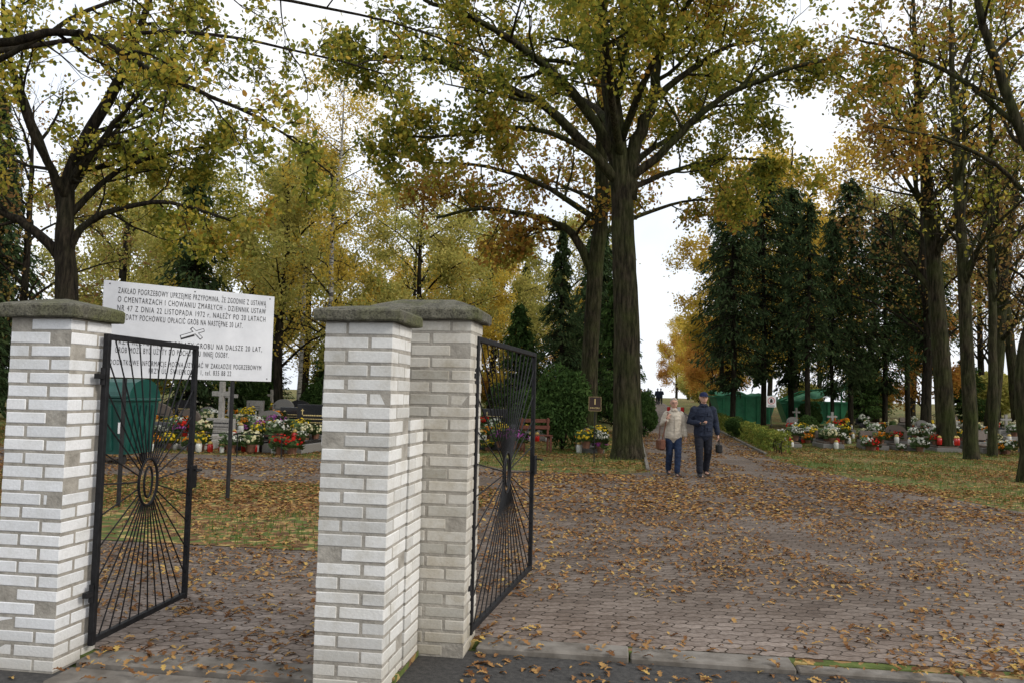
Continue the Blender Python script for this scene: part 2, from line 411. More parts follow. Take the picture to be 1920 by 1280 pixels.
# ------------------------------------------------------------------ brick pillars
def brick_ring(mb,W_,D_,z,flip,h=.061,t=.12,j=.012):
    if not flip:
        rows=[('x',0,0,W_-t-j),('y',W_-t,0,D_-t-j),('x',t+j,D_-t,W_-t-j),('y',0,t+j,D_-t-j)]
    else:
        rows=[('x',t+j,0,W_-t-j),('y',W_-t,t+j,D_-t-j),('x',0,D_-t,W_-t-j),('y',0,0,D_-t-j)]
    for ax,x0,y0,L in rows:
        n=max(1,round((L+j)/.26)); 
        l=(L-(n-1)*j)/n
        for i in range(n):
            o=i*(l+j); e=U(-.0016,.0016)
            hh=h+U(-.003,.002); sh=abs(U(0,.008)); so_=U(-.002,.002)
            if ax=='x': mb.box((x0+o+l/2+so_,y0+t/2+e,z+h/2),(l-sh,t,hh),0,rz=U(-.005,.005),ry=U(-.006,.006),bev=U(.003,.005))
            else: mb.box((x0+t/2+e,y0+o+l/2+so_,z+h/2),(t,l-sh,hh),0,rz=U(-.005,.005),rx=U(-.006,.006),bev=U(.003,.005))
def pillar(a,b_,W_,D_,n,mat,label,cap_e=.045,cap_h=.075,cap_t=.07):
    x,y=W(a,b_)
    e=empty('brick_pillar',(x,y,RZ),YAW,label=label,cat='brick pillar')
    mb=MB()
    for i in range(n): brick_ring(mb,W_,D_,i*.075+.008,i%2==1)
    mb.box((W_/2,D_/2,n*.0375),(W_-.007,D_-.007,n*.075),1)
    mo('shaft',mb,[mat,M_mort],e,fix=True)
    z0=n*.075+.002
    def ringp(ex,z,k,j=.0018):
        out=[]
        x0,x1,y0,y1=-ex,W_+ex,-ex,D_+ex
        for i in range(k): out.append((x0+(x1-x0)*i/k,y0))
        for i in range(k): out.append((x1,y0+(y1-y0)*i/k))
        for i in range(k): out.append((x1-(x1-x0)*i/k,y1))
        for i in range(k): out.append((x0,y1-(y1-y0)*i/k))
        return [(p[0]+U(-j,j),p[1]+U(-j,j),z+U(-j,j)) for p in out]
    prof=[(-.02,0),(cap_e-.006,.0),(cap_e,.008),(cap_e,cap_h-.012),(cap_e-.010,cap_h)]
    for q in range(1,7): prof.append((cap_e-.010-q*(min(W_,D_)/2+cap_e-.02)/7,cap_h+cap_t*(q/7)**.85))
    c=MB(); K=16; rings=[ringp(ex,z0+zz,K) for ex,zz in prof]
    vs=[p for r in rings for p in r]; n4=K*4
    fs=[(i*n4+k,i*n4+(k+1)%n4,(i+1)*n4+(k+1)%n4,(i+1)*n4+k) for i in range(len(rings)-1) for k in range(n4)]
    fs.append(tuple((len(rings)-1)*n4+k for k in range(n4))); fs.append(tuple(range(n4))[::-1])
    c.add(vs,fs); mo('cap',c,M_cap,e,smooth=False,fix=True)
    return e
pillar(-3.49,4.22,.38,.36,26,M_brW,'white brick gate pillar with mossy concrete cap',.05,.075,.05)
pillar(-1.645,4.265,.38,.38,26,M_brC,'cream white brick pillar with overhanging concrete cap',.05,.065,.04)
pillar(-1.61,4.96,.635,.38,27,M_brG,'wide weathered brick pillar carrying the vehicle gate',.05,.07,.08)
mb=MB()
for i in range(19):
    z=i*.075+.008; xs=[(0,.25)] if i%2 else [(0,.12),(.13,.25)]
    for x0,x1 in xs: 
        for y0,y1 in ([(0,.12),(.133,.292)] if i%2 else [(0,.292)]):
            mb.box(((x0+x1)/2,(y0+y1)/2,z+.030),(x1-x0,y1-y0,.061),0,rz=U(-.006,.006),bev=.004)
mb.box((.125,.146,.712),(.242,.286,1.424),1)
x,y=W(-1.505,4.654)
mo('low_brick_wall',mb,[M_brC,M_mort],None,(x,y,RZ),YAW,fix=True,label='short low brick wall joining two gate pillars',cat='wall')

# ------------------------------------------------------------------ gates
def gate(x,y,ang,L,H,cx,cz,label,ntop,nbot,nside):
    e=empty('iron_gate',(x,y,.05),ang,label=label,cat='gate')
    t=.034
    f=MB(); f.box((t/2,0,H/2),(t,t,H),bev=.003); f.box((L-t/2,0,H/2),(t,t,H),bev=.003)
    f.box((L/2,0,H-t/2),(L-2*t-.002,t*.95,t),bev=.003); f.box((L/2,0,t/2+.01),(L-2*t-.002,t*.95,t),bev=.003)
    mo('frame',f,M_iron,e,fix=True)
    rx_,rz_=.115,.15
    g_=MB()
    g_.tube([(cx+rx_*math.cos(a),0,cz+rz_*math.sin(a)) for a in [2*math.pi*k/36 for k in range(36)]],.009,6,closed=True)
    g_.tube([(cx+.05*math.cos(a),0,cz+.10*math.sin(a)) for a in [2*math.pi*k/28 for k in range(28)]],.007,6,closed=True)
    mo('ring',g_,M_iron,e,smooth=True)
    s_=MB(); ends=[]
    for i in range(ntop): ends.append((t+(L-2*t)*(i+.5)/ntop,H-t))
    for i in range(nbot): ends.append((t+(L-2*t)*(i+.5)/nbot,t+.01))
    for i in range(nside):
        z=H*(.10+.82*i/(nside-1)); ends+= [(t,z),(L-t,z)]
    for ex,ez in ends:
        dx,dz=ex-cx,ez-cz; a=math.atan2(dz,dx)   # true radial rods from the hub centre
        k=1/math.sqrt((math.cos(a)/rx_)**2+(math.sin(a)/rz_)**2)
        s_.tube([(cx+k*math.cos(a),0,cz+k*math.sin(a)),(ex,0,ez)],.0048,5)
    mo('sunburst_bars',s_,M_iron,e)
    h=MB(); h.box((L-.03,-.03,cz-.02),(.10,.012,.16),bev=.002); h.tube([(L-.03,-.035,cz+.03),(L-.03,-.09,cz+.03),(L-.13,-.10,cz+.03)],.008,6)
    mo('latch',h,M_iron,e)
    for zz in(.25,H-.3):
        q=MB(); q.tube([(-.012,0,zz),(-.012,0,zz+.1)],.014,8); q.box((-.045,0,zz+.05),(.06,.03,.03))
        mo('hinge',q,M_iron,e)
    return e
gate(-2.39,4.86,math.radians(85.0),1.15,1.80,.56,.88,'black iron pedestrian gate leaf with sunburst bars, open',8,10,9)
gate(-.225,5.24,math.radians(77.7),2.0,1.86,.98,.92,'black iron vehicle gate leaf with sunburst bars, open',12,13,8)

# ------------------------------------------------------------------ text helper
def textmesh(body,size,mat,width=None,align='LEFT',bold=0,spc=1.25):
    c=bpy.data.curves.new('t','FONT'); c.body=body; c.size=size; c.align_x=align; c.offset=bold; c.space_character=spc; c.space_word=1.15
    o=bpy.data.objects.new('t',c); COL.objects.link(o)
    dg=bpy.context.evaluated_depsgraph_get()
    me=bpy.data.meshes.new_from_object(o.evaluated_get(dg))
    vs=[v.co.copy() for v in me.vertices]; fs=[tuple(p.vertices) for p in me.polygons]
    bpy.data.objects.remove(o); bpy.data.curves.remove(c); bpy.data.meshes.remove(me)
    if width and vs:
        x0=min(v.x for v in vs); x1=max(v.x for v in vs); k=width/(x1-x0)
        for v in vs: v.x=(v.x-x0)*k
    return [(v.x,0,v.y) for v in vs],fs
def addtext(mb,body,size,x,z,y,width=None,align='LEFT',bold=0,mi=0):
    vs,fs=textmesh(body,size,None,width,align,bold); mb.add([(a+x,y,c+z) for a,_,c in vs],fs,mi)

# ------------------------------------------------------------------ white notice board
M_board=noisy('white_sheet_metal',(.56,.58,.62),(.66,.68,.72),2.5,.45,.0)
M_ink=noisy('dark_grey_lettering',(.012,.012,.015),(.025,.025,.028),10,.6,0)
sx,sy=-5.18,10.4; sang=math.atan2(1.5,1.72); Lb=2.29
e=empty('notice_board',(sx,sy,0),sang,label='white cemetery notice board with black Polish lettering on two posts',cat='sign')
Z0=1.65;HB=1.22
mb=MB(); mb.box((Lb/2,0,Z0+HB/2),(Lb,.02,HB),bev=.003); mo('panel',mb,M_board,e,fix=True)
mb=MB(); y=-.0135
def line(s,u0,u1,off,size=.104): addtext(mb,s,size,u0*Lb,Z0+HB-off,y,width=(u1-u0)*Lb,bold=.0)
line('ZAKŁAD POGRZEBOWY UPRZEJMIE PRZYPOMINA, ŻE ZGODNIE Z USTAWĄ',.075,.945,.15)
line('O CMENTARZACH I CHOWANIU ZMARŁYCH - DZIENNIK USTAW',.075,.945,.262)
line('NR 47 Z DNIA 22 LISTOPADA 1972 r. NALEŻY PO 20 LATACH',.075,.945,.374)
line('OD DATY POCHÓWKU OPŁACIĆ GRÓB NA NASTĘPNE 20 LAT.',.075,.80,.486)
line('PRZY REZYGNACJI Z OPŁATY GROBU NA DALSZE 20 LAT,',.075,.93,.80)
line('GRÓB MOŻE BYĆ UŻYTY DO POCHÓWKU INNEJ OSOBY.',.075,.72,.905)
line('DODATKOWE INFORMACJE MOŻNA UZYSKAĆ W ZAKŁADZIE POGRZEBOWYM',.05,.93,1.06,.096)
line('PRZY UL. ŚWIERKOWEJ 1, tel. 835 88 22',.26,.74,1.155,.096)
mo('lettering',mb,M_ink,e)
mb=MB()
def bar(p,q,w,mi,yy):
    p=Vector(p);q=Vector(q);d=(q-p).normalized();n=Vector((-d.y,d.x))*w/2
    vs=[p-n,q-n,q+n,p+n]; mb.add([(v.x,yy,v.y) for v in vs],[(0,1,2,3)],mi)
cx=.50*Lb;cz=Z0+HB-.60
for w,mi,yy in((.046,0,-.0135),(.030,1,-.0155)):
    ex=.008 if mi==0 else 0
    bar((cx-.16-ex,cz-.06-ex*.3),(cx+.14+ex,cz+.05+ex*.3),w,mi,yy)
    bar((cx-.02-ex,cz+.06+ex),(cx+.11+ex,cz-.06-ex),w,mi,yy-.0008)
bar((cx-.16,cz-.090),(cx+.02,cz-.03),.018,0,-.0135)
mo('cross_emblem',mb,[M_ink,M_board],e)
for t in (.14,.76):
    mb=MB(); mb.box((t*Lb,.035,1.40),(.045,.045,2.80),bev=.004); mo('post',mb,M_iron,e,fix=True)
for u in(.03,.5,.97):
    for zz in(.04,HB-.04): mb=MB(); mb.ell((u*Lb,-.012,Z0+zz),(.01,.006,.01),nu=8,nv=4); mo('bolt_head',mb,M_iron,e)

# small section sign
M_brown=noisy('dark_brown_enamel',(.022,.012,.009),(.036,.019,.013),8,.4,0); M_gold=noisy('pale_yellow_paint',(.62,.48,.2),(.7,.55,.25),9,.5,0)
e=empty('section_sign',(1.97,19.35,0),YAW*.4,label='small brown section sign reading 1 KWATERA on thin post',cat='sign')
mb=MB(); mb.box((0,0,1.37),(.30,.015,.34),bev=.003); mo('panel',mb,M_brown,e,fix=True)
mb=MB(); 
for s_ in(-1,1): mb.box((s_*.141,-.0095,1.37),(.004,.004,.32)); mb.box((0,-.0095,1.37+s_*.162),(.27,.004,.004))
mo('border',mb,M_gold,e)
mb=MB(); addtext(mb,'1',.19,0,1.355,-.0105,align='CENTER',bold=.001); addtext(mb,'KWATERA',.055,-.11,1.255,-.0105,width=.22,bold=.0003)
mo('lettering',mb,M_gold,e)
mb=MB(); mb.tube([(0,.02,0),(0,.02,1.5)],.012,6); mo('post',mb,M_iron,e)

# ------------------------------------------------------------------ trees
class Tree:
    def __init__(s,P): s.w=MB(); s.L=[]; s.P=P
def spawn(T,p,d,L,r,lvl):
    P=T.P; n=5 if lvl<2 else 3; pts=[p.copy()]; d=d.copy()
    wd=P.get('wander',.28)
    for i in range(n):
        d=(d+Vector((U(-1,1),U(-1,1),U(-1,1)))*wd+Vector((0,0,P.get('trop',.06)))).normalized()
        p=p+d*(L/n); pts.append(p.copy())
    rr=[max(.004,r*(1-.7*i/n)) for i in range(n+1)]
    T.w.tube(pts,rr,6 if lvl<2 else (4 if lvl==2 else 3),mi=P.get('bm',0),cap=False)
    mx=P.get('maxl',3)
    if lvl==2 and rnd()<P.get('bare',.0): return
    if lvl<mx:
        k=P['kids'][min(lvl-1,len(P['kids'])-1)]
        for j in range(k):
            t=.2+.8*(j+rnd())/k; f=min(t*n,n-.001); i=int(f); q=pts[i].lerp(pts[i+1],f-i)
            ax=(pts[i+1]-pts[i]).normalized(); o=ax.orthogonal().normalized()
            o.rotate(Matrix.Rotation(rnd()*6.283,3,ax)); an=math.radians(U(35,70))
            nd=ax*math.cos(an)+o*math.sin(an)
            spawn(T,q,nd,L*U(.38,.62)*(1.15-.4*t),max(.005,r*.5*(1-.4*t)),lvl+1)
    if lvl>=mx-1:
        nl=int(P['nl']*(1 if lvl==mx else .35)*U(.3,1.6))
        if rnd()<P.get('gap',.12): nl=0
        sg=P.get('sig',.13)
        for _ in range(nl):
            t=random.random()**.7*n; t=min(t,n-.001); i=int(t); q=pts[i].lerp(pts[i+1],t-i)
            T.L.append((q.x+random.gauss(0,sg),q.y+random.gauss(0,sg),q.z+random.gauss(0,sg)))
def limb(T,pts,r0,r1,kids=8,Lk=2.6,t0=.25,sides=8,lvl=1):
    P=[Vector(p) for p in pts]; fine=[]
    for i in range(len(P)-1):
        a=P[max(i-1,0)];b_=P[i];c=P[i+1];d=P[min(i+2,len(P)-1)]
        for k in range(4):
            t=k/4; fine.append(.5*((2*b_)+(c-a)*t+(2*a-5*b_+4*c-d)*t*t+(3*b_-a-3*c+d)*t**3)+Vector((U(-1,1),U(-1,1),U(-.5,.5)))*(r1*.5+.012))
    fine.append(P[-1]); n=len(fine)-1
    rr=[r0+(r1-r0)*(i/n)**.8 for i in range(n+1)] if not isinstance(r0,list) else [np.interp(i/n*(len(r0)-1),range(len(r0)),r0) for i in range(n+1)]
    T.w.tube(fine,[float(x) for x in rr],sides,cap=True)
    for j in range(kids):
        t=t0+(1-t0)*(j+rnd())/kids; f=min(t*n,n-.001); i=int(f); q=fine[i].lerp(fine[i+1],f-i)
        ax=(fine[i+1]-fine[i]).normalized(); o=ax.orthogonal().normalized(); o.rotate(Matrix.Rotation(rnd()*6.283,3,ax))
        an=math.radians(U(35,65)); nd=ax*math.cos(an)+o*math.sin(an)
        spawn(T,q,nd,Lk*U(.6,1.2)*(1.15-.45*t),max(.012,float(rr[i])*.45),lvl)
def finish(T,name,loc,bark,leaf,size,label,group=None,rz=0,cat='tree',scale=1):
    e=empty(name,loc,rz,label=label,cat=cat)
    if group: e['group']=group
    e.scale=(scale,)*3
    ob('trunk',T.w.mesh('trunk',bark,smooth=True),e)
    if T.L: ob('crown',leafmesh('crown',T.L,sz(len(T.L),size*.65,size*1.25),leaf),e)
    print(name,len(T.L)); return e
def P3(*l): return [(x,(r[0] if r else 0),z) for x,z,*r in l]
# main oak
T=Tree(dict(kids=[5,5,4],nl=28,maxl=3,trop=.02,gap=.25,sig=.125,bare=.16))
limb(T,P3((0,-.1),(0,.35),(-.03,1.6),(-.08,3.5),(-.17,5.1),(-.25,6.85),(-.5,8.95),(-.73,10.4),(-.83,11.7),(-.7,14),(-.5,16)),[.52,.39,.35,.325,.30,.28,.23,.19,.15,.1,.04],0,kids=11,Lk=3.0,t0=.58,sides=16)
limb(T,P3((-.1,6.6),(.13,8.1),(.5,9.2),(.68,10.5),(.75,11.8),(.9,14)),.21,.07,9,2.8,.35,10)
limb(T,P3((-.25,7.3),(-1.3,8.9,-.3),(-2.55,9.9,-.8),(-3.9,10.6,-1.2),(-5.3,11,-1.5)),.16,.045,9,2.6,.3)
limb(T,P3((-.25,6.9),(-2,8.5,-.6),(-3.2,9.1,-.9),(-5.2,9.7,-1.1),(-6.8,9.7,-1)),.15,.04,10,2.2,.3)
limb(T,P3((-.2,7.0),(.9,7.9,-.3),(1.9,8.9,-.6),(3.5,9.6,-1),(5,10,-1.2)),.13,.04,9,2.3,.3)
limb(T,P3((.5,9.2),(1.5,10),(2.6,10.8,.3),(4.1,11.2,.5)),.11,.03,8,2.3,.2)
limb(T,P3((-.15,6.8),(1.2,7.5,.5),(2.5,7.9,.8),(3.9,8.0,1)),.09,.02,8,1.8,.25)
limb(T,P3((-.3,7.6),(-.8,9,-1.8),(-1.2,9.9,-3.6),(-1.6,10.4,-5.2)),.13,.03,7,2.4,.3)
limb(T,P3((-.3,8.0),(.2,9.4,-1.8),(.9,10.4,-3.4),(1.6,10.9,-5)),.12,.03,7,2.4,.3)
limb(T,P3((-.4,8.2),(-.8,9.6,1.8),(-1.4,10.6,3.6),(-2,11.2,5)),.12,.03,6,2.4,.3)
limb(T,P3((-.3,7.2),(.8,8.4,1.6),(2.2,9.6,3),(3.4,10.4,4)),.12,.03,6,2.4,.3)
limb(T,P3((-.3,7.2),(-1.8,7.9,-.8),(-3.2,7.9,-1.5),(-4.6,7.5,-2),(-5.8,7.4,-2.2)),.09,.02,9,1.6,.3)
finish(T,'oak_tree',(2.97,20.9,0),M_bark,M_oak,.12,'large oak with mossy straight trunk and yellow-green leaves beside the alley')
# second oak
T=Tree(dict(kids=[5,4,4],nl=21,maxl=3,trop=.0,gap=.22,sig=.15,bare=.12))
limb(T,P3((-.22,-.1),(-.22,.4),(-.18,3),(-.06,5.5),(.08,7.1),(.05,10.3),(.0,13),(0,15)),[.36,.28,.25,.24,.22,.18,.1,.04],0,kids=9,Lk=2.8,t0=.5,sides=12)
limb(T,P3((-.05,5.1),(-.65,6.3),(-1.3,6.8),(-2.45,7.1),(-3.7,7.2),(-5,6.9)),.16,.04,10,2.0,.2)
limb(T,P3((.1,6.8),(-1.5,8,.5),(-3.5,8.8,1),(-5.6,9,1.4)),.12,.03,9,2.4,.2)
limb(T,P3((.1,6.5),(1.3,7.2,.5),(2.8,7.8,1),(4.2,8,1.2)),.1,.02,5,1.9,.3)
limb(T,P3((.1,7.5),(-.8,8.4,2),(-1.8,9.4,4)),.1,.02,6,2.2,.3)
limb(T,P3((.1,7.5),(1,9.4,1.5),(2,11,3)),.1,.02,6,2.2,.3)
finish(T,'oak_tree',(2.58,25.2,hz(2.58,25.2)),M_bark,M_oak2,.14,'slimmer oak with arching dark limb and rusty leaves')
# left oak
T=Tree(dict(kids=[5,5,4],nl=21,maxl=3,trop=.05,gap=.3,sig=.115,bare=.2))
limb(T,P3((.1,-.1),(.05,1),(0,3.5),(-.1,4.6),(-.14,5.5),(-.11,6.3),(.2,7.2),(.86,8.5),(1.26,9.6),(1.9,12)),[.34,.28,.25,.22,.18,.16,.14,.12,.09,.03],0,kids=9,Lk=2.5,t0=.5,sides=10)
limb(T,P3((-.05,4.3),(-.5,4.8),(-1.2,5.3),(-1.65,5.5),(-2.4,5.9),(-3.6,6.6)),.15,.04,7,1.9,.35)
limb(T,P3((-.14,5.2),(-.38,6.2),(-.9,7.3),(-1.4,8.5),(-1.8,9.6),(-2,12)),.14,.03,9,2.2,.25)
limb(T,P3((-.05,4.5),(.2,5.1),(.75,5.5),(1.85,5.8),(2.8,5.7),(3.7,5.4)),.11,.025,9,1.5,.25)
limb(T,P3((-.1,6.2),(.6,6.9,-.3),(1.3,7.7,-.5),(2.4,8.8,-.8),(3.4,9.6,-1)),.11,.025,8,1.8,.2)
limb(T,P3((-.1,5.4),(.8,6.6,.4),(2.2,7.2,.6),(3.9,7.5,.8)),.09,.02,7,1.8,.25)
limb(T,P3((-.1,5.8),(-.5,7.4,-1.2),(-.4,8.8,-2.2),(0,10,-3)),.1,.02,6,2.1,.25)
limb(T,P3((-.1,6),(0,7.6,1.4),(.6,9.2,2.4),(1,10.6,3)),.09,.02,7,2.1,.25)
finish(T,'oak_tree',(-10.3,19,0),M_bark2,M_oak,.115,'forked dark oak with spreading limbs behind the notice board')
# near oak whose limbs reach in overhead
T=Tree(dict(kids=[4,4,3],nl=12,maxl=3,trop=-.05,gap=.33,sig=.07,bare=.18))
limb(T,[(0,0,-.1),(0,0,1),(0,0,3),(.1,0,4.2),(0,0,6),(-.2,.3,8),(-.2,.3,11)],[.34,.3,.27,.24,.16,.1,.04],0,kids=0,sides=12)
limb(T,[(.05,0,4.0),(.9,0,5.1),(1.6,0,5.35),(2.3,.1,5.5),(3.1,.2,5.1),(3.5,.2,4.95),(4.05,.3,4.75),(4.6,.3,4.45),(5.2,.4,3.95)],.07,.008,12,.9,.3)
limb(T,[(.05,0,4.6),(.8,.2,5.0),(1.5,.2,5.3),(2.2,.4,5.9),(2.9,.6,6.3)],.055,.015,6,1.3,.4)
limb(T,[(.0,0,5.0),(1.2,1,5.7),(2.6,1.6,6.2),(4.0,2,6.2),(5.4,2.4,6.0)],.045,.010,9,1.2,.3)
limb(T,[(.0,0,5.5),(1.6,.6,6.4),(3.4,2.6,7.2),(5.2,3.8,7.4),(6.8,4.6,7.2)],.045,.010,8,1.3,.35)
finish(T,'oak_tree',(-7.25,9,0),M_bark2,M_oak,.074,'oak with long drooping branches reaching over the grass')
# near right oak
T=Tree(dict(kids=[5,4,4],nl=12,maxl=3,trop=.04,gap=.3,sig=.12,bare=.2))
limb(T,P3((0,-.1),(.02,.6),(-.10,1.8),(.0,2.8),(.35,4),(.5,5.3),(.3,6.4),(-.2,7.7),(-.55,8.8),(-.9,10),(-1.1,13)),[.25,.17,.145,.14,.13,.12,.11,.10,.09,.07,.03],0,kids=8,Lk=2.2,t0=.55,sides=10)
limb(T,P3((.4,5.6),(-.8,6.5,-.3),(-1.9,6.9,-.5),(-3.2,7.1,-.6)),.06,.02,8,1.5,.3)
limb(T,P3((-.2,7.5),(-1.2,8.6,.4),(-2.2,9.3,.8),(-3.4,9.7,1)),.06,.02,8,1.7,.2)
limb(T,P3((.4,5.2),(.9,7,0),(1.4,8.6,.2),(1.8,10.5,.3)),.1,.02,7,2,.25)
finish(T,'oak_tree',(10.6,17,0),M_bark,M_oak2,.11,'crooked oak with rusty leaves at the lawn edge')
# tall trees right
def tall(x,y,h,lean,r,leaf,label,nl=12,cs=.4,bark=M_bark,size=.13,gap=.3):
    T=Tree(dict(kids=[5,4,3],nl=nl,maxl=3,trop=.12,gap=gap,sig=.2,bare=.2))
    tr=[(0,0,-.1),(lean*.03,0,.5),(lean*.3,0,h*.3),(lean*.55,.1,h*.55),(lean*.9,.1,h*.8),(lean,.1,h)]
    limb(T,tr,[r*1.4,r*1.05,r*.9,r*.7,r*.4,.03],0,kids=14,Lk=h*.2,t0=cs,sides=10)
    for k in range(5):
        z=h*(cs+.09*k); a=U(0,6.28); q=U(1.8,3.2); xx=lean*z/h
        limb(T,[(xx,0,z),(xx+q*.35*math.cos(a),q*.35*math.sin(a),z+1.3),(xx+q*.8*math.cos(a),q*.8*math.sin(a),z+3)],r*.4,.02,6,h*.13,.2,6)
    return finish(T,'tall_tree',(x,y,hz(x,y)),bark,leaf,size,label)
tall(13.9,26.4,15,-.9,.28,M_brn,'tall mossy-trunked tree with thinning brown leaves among graves',nl=8)
tall(13.0,23.4,14,-.4,.19,M_oak,'tall mossy-trunked tree with sparse yellow-green leaves',nl=7)
tall(14.4,24.8,14,.2,.13,M_brn,'slender leaning tree with thinning brown leaves',nl=6)
tall(22,38,14,1.5,.3,M_brn,'tree with curved trunk and almost bare branches',nl=6)
tall(24.5,40,13,-1,.25,M_orange,'thin tree with sparse orange leaves on the twigs',nl=5)

# generic prototypes and copies
def auto(h,r,crown0,nl,n=9,spread=.33,trop=.05,size=.2,kids=(4,4,3),gap=.2):
    T=Tree(dict(kids=list(kids),nl=nl,maxl=3,trop=trop,gap=gap,sig=.24,bare=.12))
    tr=[(0,0,-.3),(0,0,.5),(U(-.2,.2),0,h*.3),(U(-.3,.3),U(-.2,.2),h*.6),(0,0,h)]
    limb(T,tr,[r*1.3,r,r*.85,r*.55,.03],0,kids=7,Lk=h*.17,t0=crown0+.15,sides=8)
    for k in range(n):
        z=h*(crown0+(.9-crown0)*k/n); a=k*2.4+U(-.4,.4); q=h*spread*(1-.45*k/n)*U(.8,1.1)
        limb(T,[(0,0,z),(q*.4*math.cos(a),q*.4*math.sin(a),z+q*.35),(q*math.cos(a),q*math.sin(a),z+q*.6)],r*.35,.02,7,h*.15,.25,5)
    return T
def place(root,lst,labels=None):
    out=[]
    for i,(x,y,s,rz) in enumerate(lst):
        s3=(s,s,s) if not isinstance(s,tuple) else s
        if i==0:
            root.location=(x,y,hz(x,y)); root.rotation_euler=(0,0,rz); root.scale=s3; out.append(root)
        else: out.append(copy_thing(root,(x,y,hz(x,y)),rz,s3))
    return out
lin=finish(auto(13,.22,.2,20),'broadleaf_tree',(0,0,0),M_bark2,M_lin,.155,'broad tree with pale yellow-green autumn leaves',group='autumn trees among the graves')
place(lin,[(-9.5,34,.9,.3),(-16,40,.95,1.2),(-4.2,38,.85,2.2),(-1.2,48,.9,3.1),(-12.5,50,1.1,4.0),(-22,46,1.1,5),(3.5,56,1.05,.9),(-7,60,1.1,2),(-28,60,1.3,3),(-19,66,1.2,1),(30,62,1.3,2.6),(25,80,1.2,1.6),(38,52,1.2,.2),(38,150,1.2,1)])
yl=finish(auto(12,.2,.18,20),'yellow_tree',(0,0,0),M_bark2,M_yel,.16,'broad tree with bright yellow autumn leaves',group='yellow trees among the graves')
place(yl,[(-2.5,42,.75,.5),(17.0,50,1.4,1.5),(20,58,1.2,2.5),(5.0,62,.8,3.5),(-14,36,.5,4.4),(26,70,1.1,.4),(-1,75,1.1,1.1),(8.0,96,1.0,2.2),(-10,80,1.2,2.7),(-8,46,.7,3),(-17,54,.9,2),(13.0,50,.95,5),(25,112,.95,1),(30,140,1.15,2),(11.5,112,.8,.7),(36,160,1.3,5)])
og=finish(auto(9,.18,.12,18),'orange_tree',(0,0,0),M_bark2,M_orange,.17,'low spreading tree with orange autumn leaves',group='orange trees along the far alley')
place(og,[(17.4,72,.9,.3),(22,86,1.1,1.3),(6.4,84,.9,2.3),(-3.4,55,.8,.8),(24,48,.8,3.3),(31,45,.9,1.9),(22.5,98,1.0,2),(30,150,1.3,1.4)])
sp_=finish(auto(13,.2,.25,4,n=10,gap=.45),'bare_tree',(0,0,0),M_bark2,M_brn,.15,'half-bare tree with fine brown branches',group='half-bare trees')
place(sp_,[(17,34,1.0,.3),(19.5,30,.95,1.4),(27,46,1.1,2.1),(22,50,1.1,3),(33,58,1.2,4),(-15.5,26,.8,2)])
# birch
T=Tree(dict(kids=[5,4,3],nl=19,maxl=3,trop=-.10,gap=.2,sig=.18,bare=.1,bm=1))
limb(T,[(0,0,-.1),(0,0,.5),(.1,0,4),(.05,0,8),(.3,0,11),(.3,0,14)],[.15,.12,.10,.08,.05,.02],0,kids=28,Lk=2.7,t0=.30,sides=8)
bi=finish(T,'birch_tree',(0,0,0),[M_birch,M_bark2],M_yel,.11,'slender white-barked birch with hanging yellow leaves',group='birches among the graves')
place(bi,[(-7.4,33,1,.2),(-11,43,1,1)])
# conifers
def conifer(h,r,z0,n,droop=.35,mat=M_con,size=.34,power=.85,tr=.14,per=22,low=0):
    w=MB(); w.tube([(0,0,-.3),(.1,0,h*.4),(0,.1,h*.7),(0,0,h)],[tr,tr*.8,tr*.5,.02],8,cap=False)
    C=[]
    nb=int(n/per)
    for k in range(nb):
        t=((k+rnd())/nb); z=z0+(h-z0)*t; rr=r*((1-t)**power)*U(.35,1.35)+.12
        if low: rr*=min(1,.35+t*3.2)
        if low and (t<.18 and rnd()<.4 or rnd()<.08): continue
        a=U(0,6.283)
        w.tube([(0,0,z),(rr*.55*math.cos(a),rr*.55*math.sin(a),z-rr*droop*.3),(rr*math.cos(a),rr*math.sin(a),z-rr*droop)],[.03,.018,.006],3,cap=False)
        for _ in range(per):
            q=rr*math.sqrt(U(.03,1.05)); aa=a+random.gauss(0,.16)
            C.append((q*math.cos(aa),q*math.sin(aa),z-q*droop+random.gauss(0,.08)))
    C=np.array(C); m_=len(C)
    th=np.arctan2(C[:,1],C[:,0])+np.random.normal(size=m_)*.7; el=-np.radians(np.random.uniform(5,70,m_))
    d1=np.stack([np.cos(th)*np.cos(el),np.sin(th)*np.cos(el),np.sin(el)],-1)
    up=np.random.normal(size=(m_,3))*.6+np.array([0,0,1]); d2=np.cross(up,d1); d2/=np.linalg.norm(d2,axis=1)[:,None]; d3=np.cross(d1,d2)
    return w,leafmesh('crown',C,sz(m_,size*.6,size*1.3),mat,tmpl_simple(.14,.04),Rm=np.stack([d1,d2,d3],-1))
def conif(name,args,label,group,lst,bark=M_bark2):
    w,cr=conifer(*args[:4],**args[4]); e=empty(name,(0,0,0),label=label,cat='conifer',group=group)
    ob('trunk',w.mesh('trunk',bark,smooth=True),e); ob('crown',cr,e); return place(e,lst)
conif('cypress_tree',(12,1.85,2.1,9000,dict(power=.42,droop=.42,size=.24,low=1)),'tall dark green conifer with bare lower trunk','dark conifers beside the alley',
 [(9.9,37,(.95,.95,.88),0),(11.9,39,(1.0,1.0,1.08),1),(13.9,41,(1.05,1.05,1.0),2),(15.6,38,(.95,.95,.97),4),(17.6,39,(.95,.95,.86),5),(14.0,36,(.65,.65,.78),2.5)])
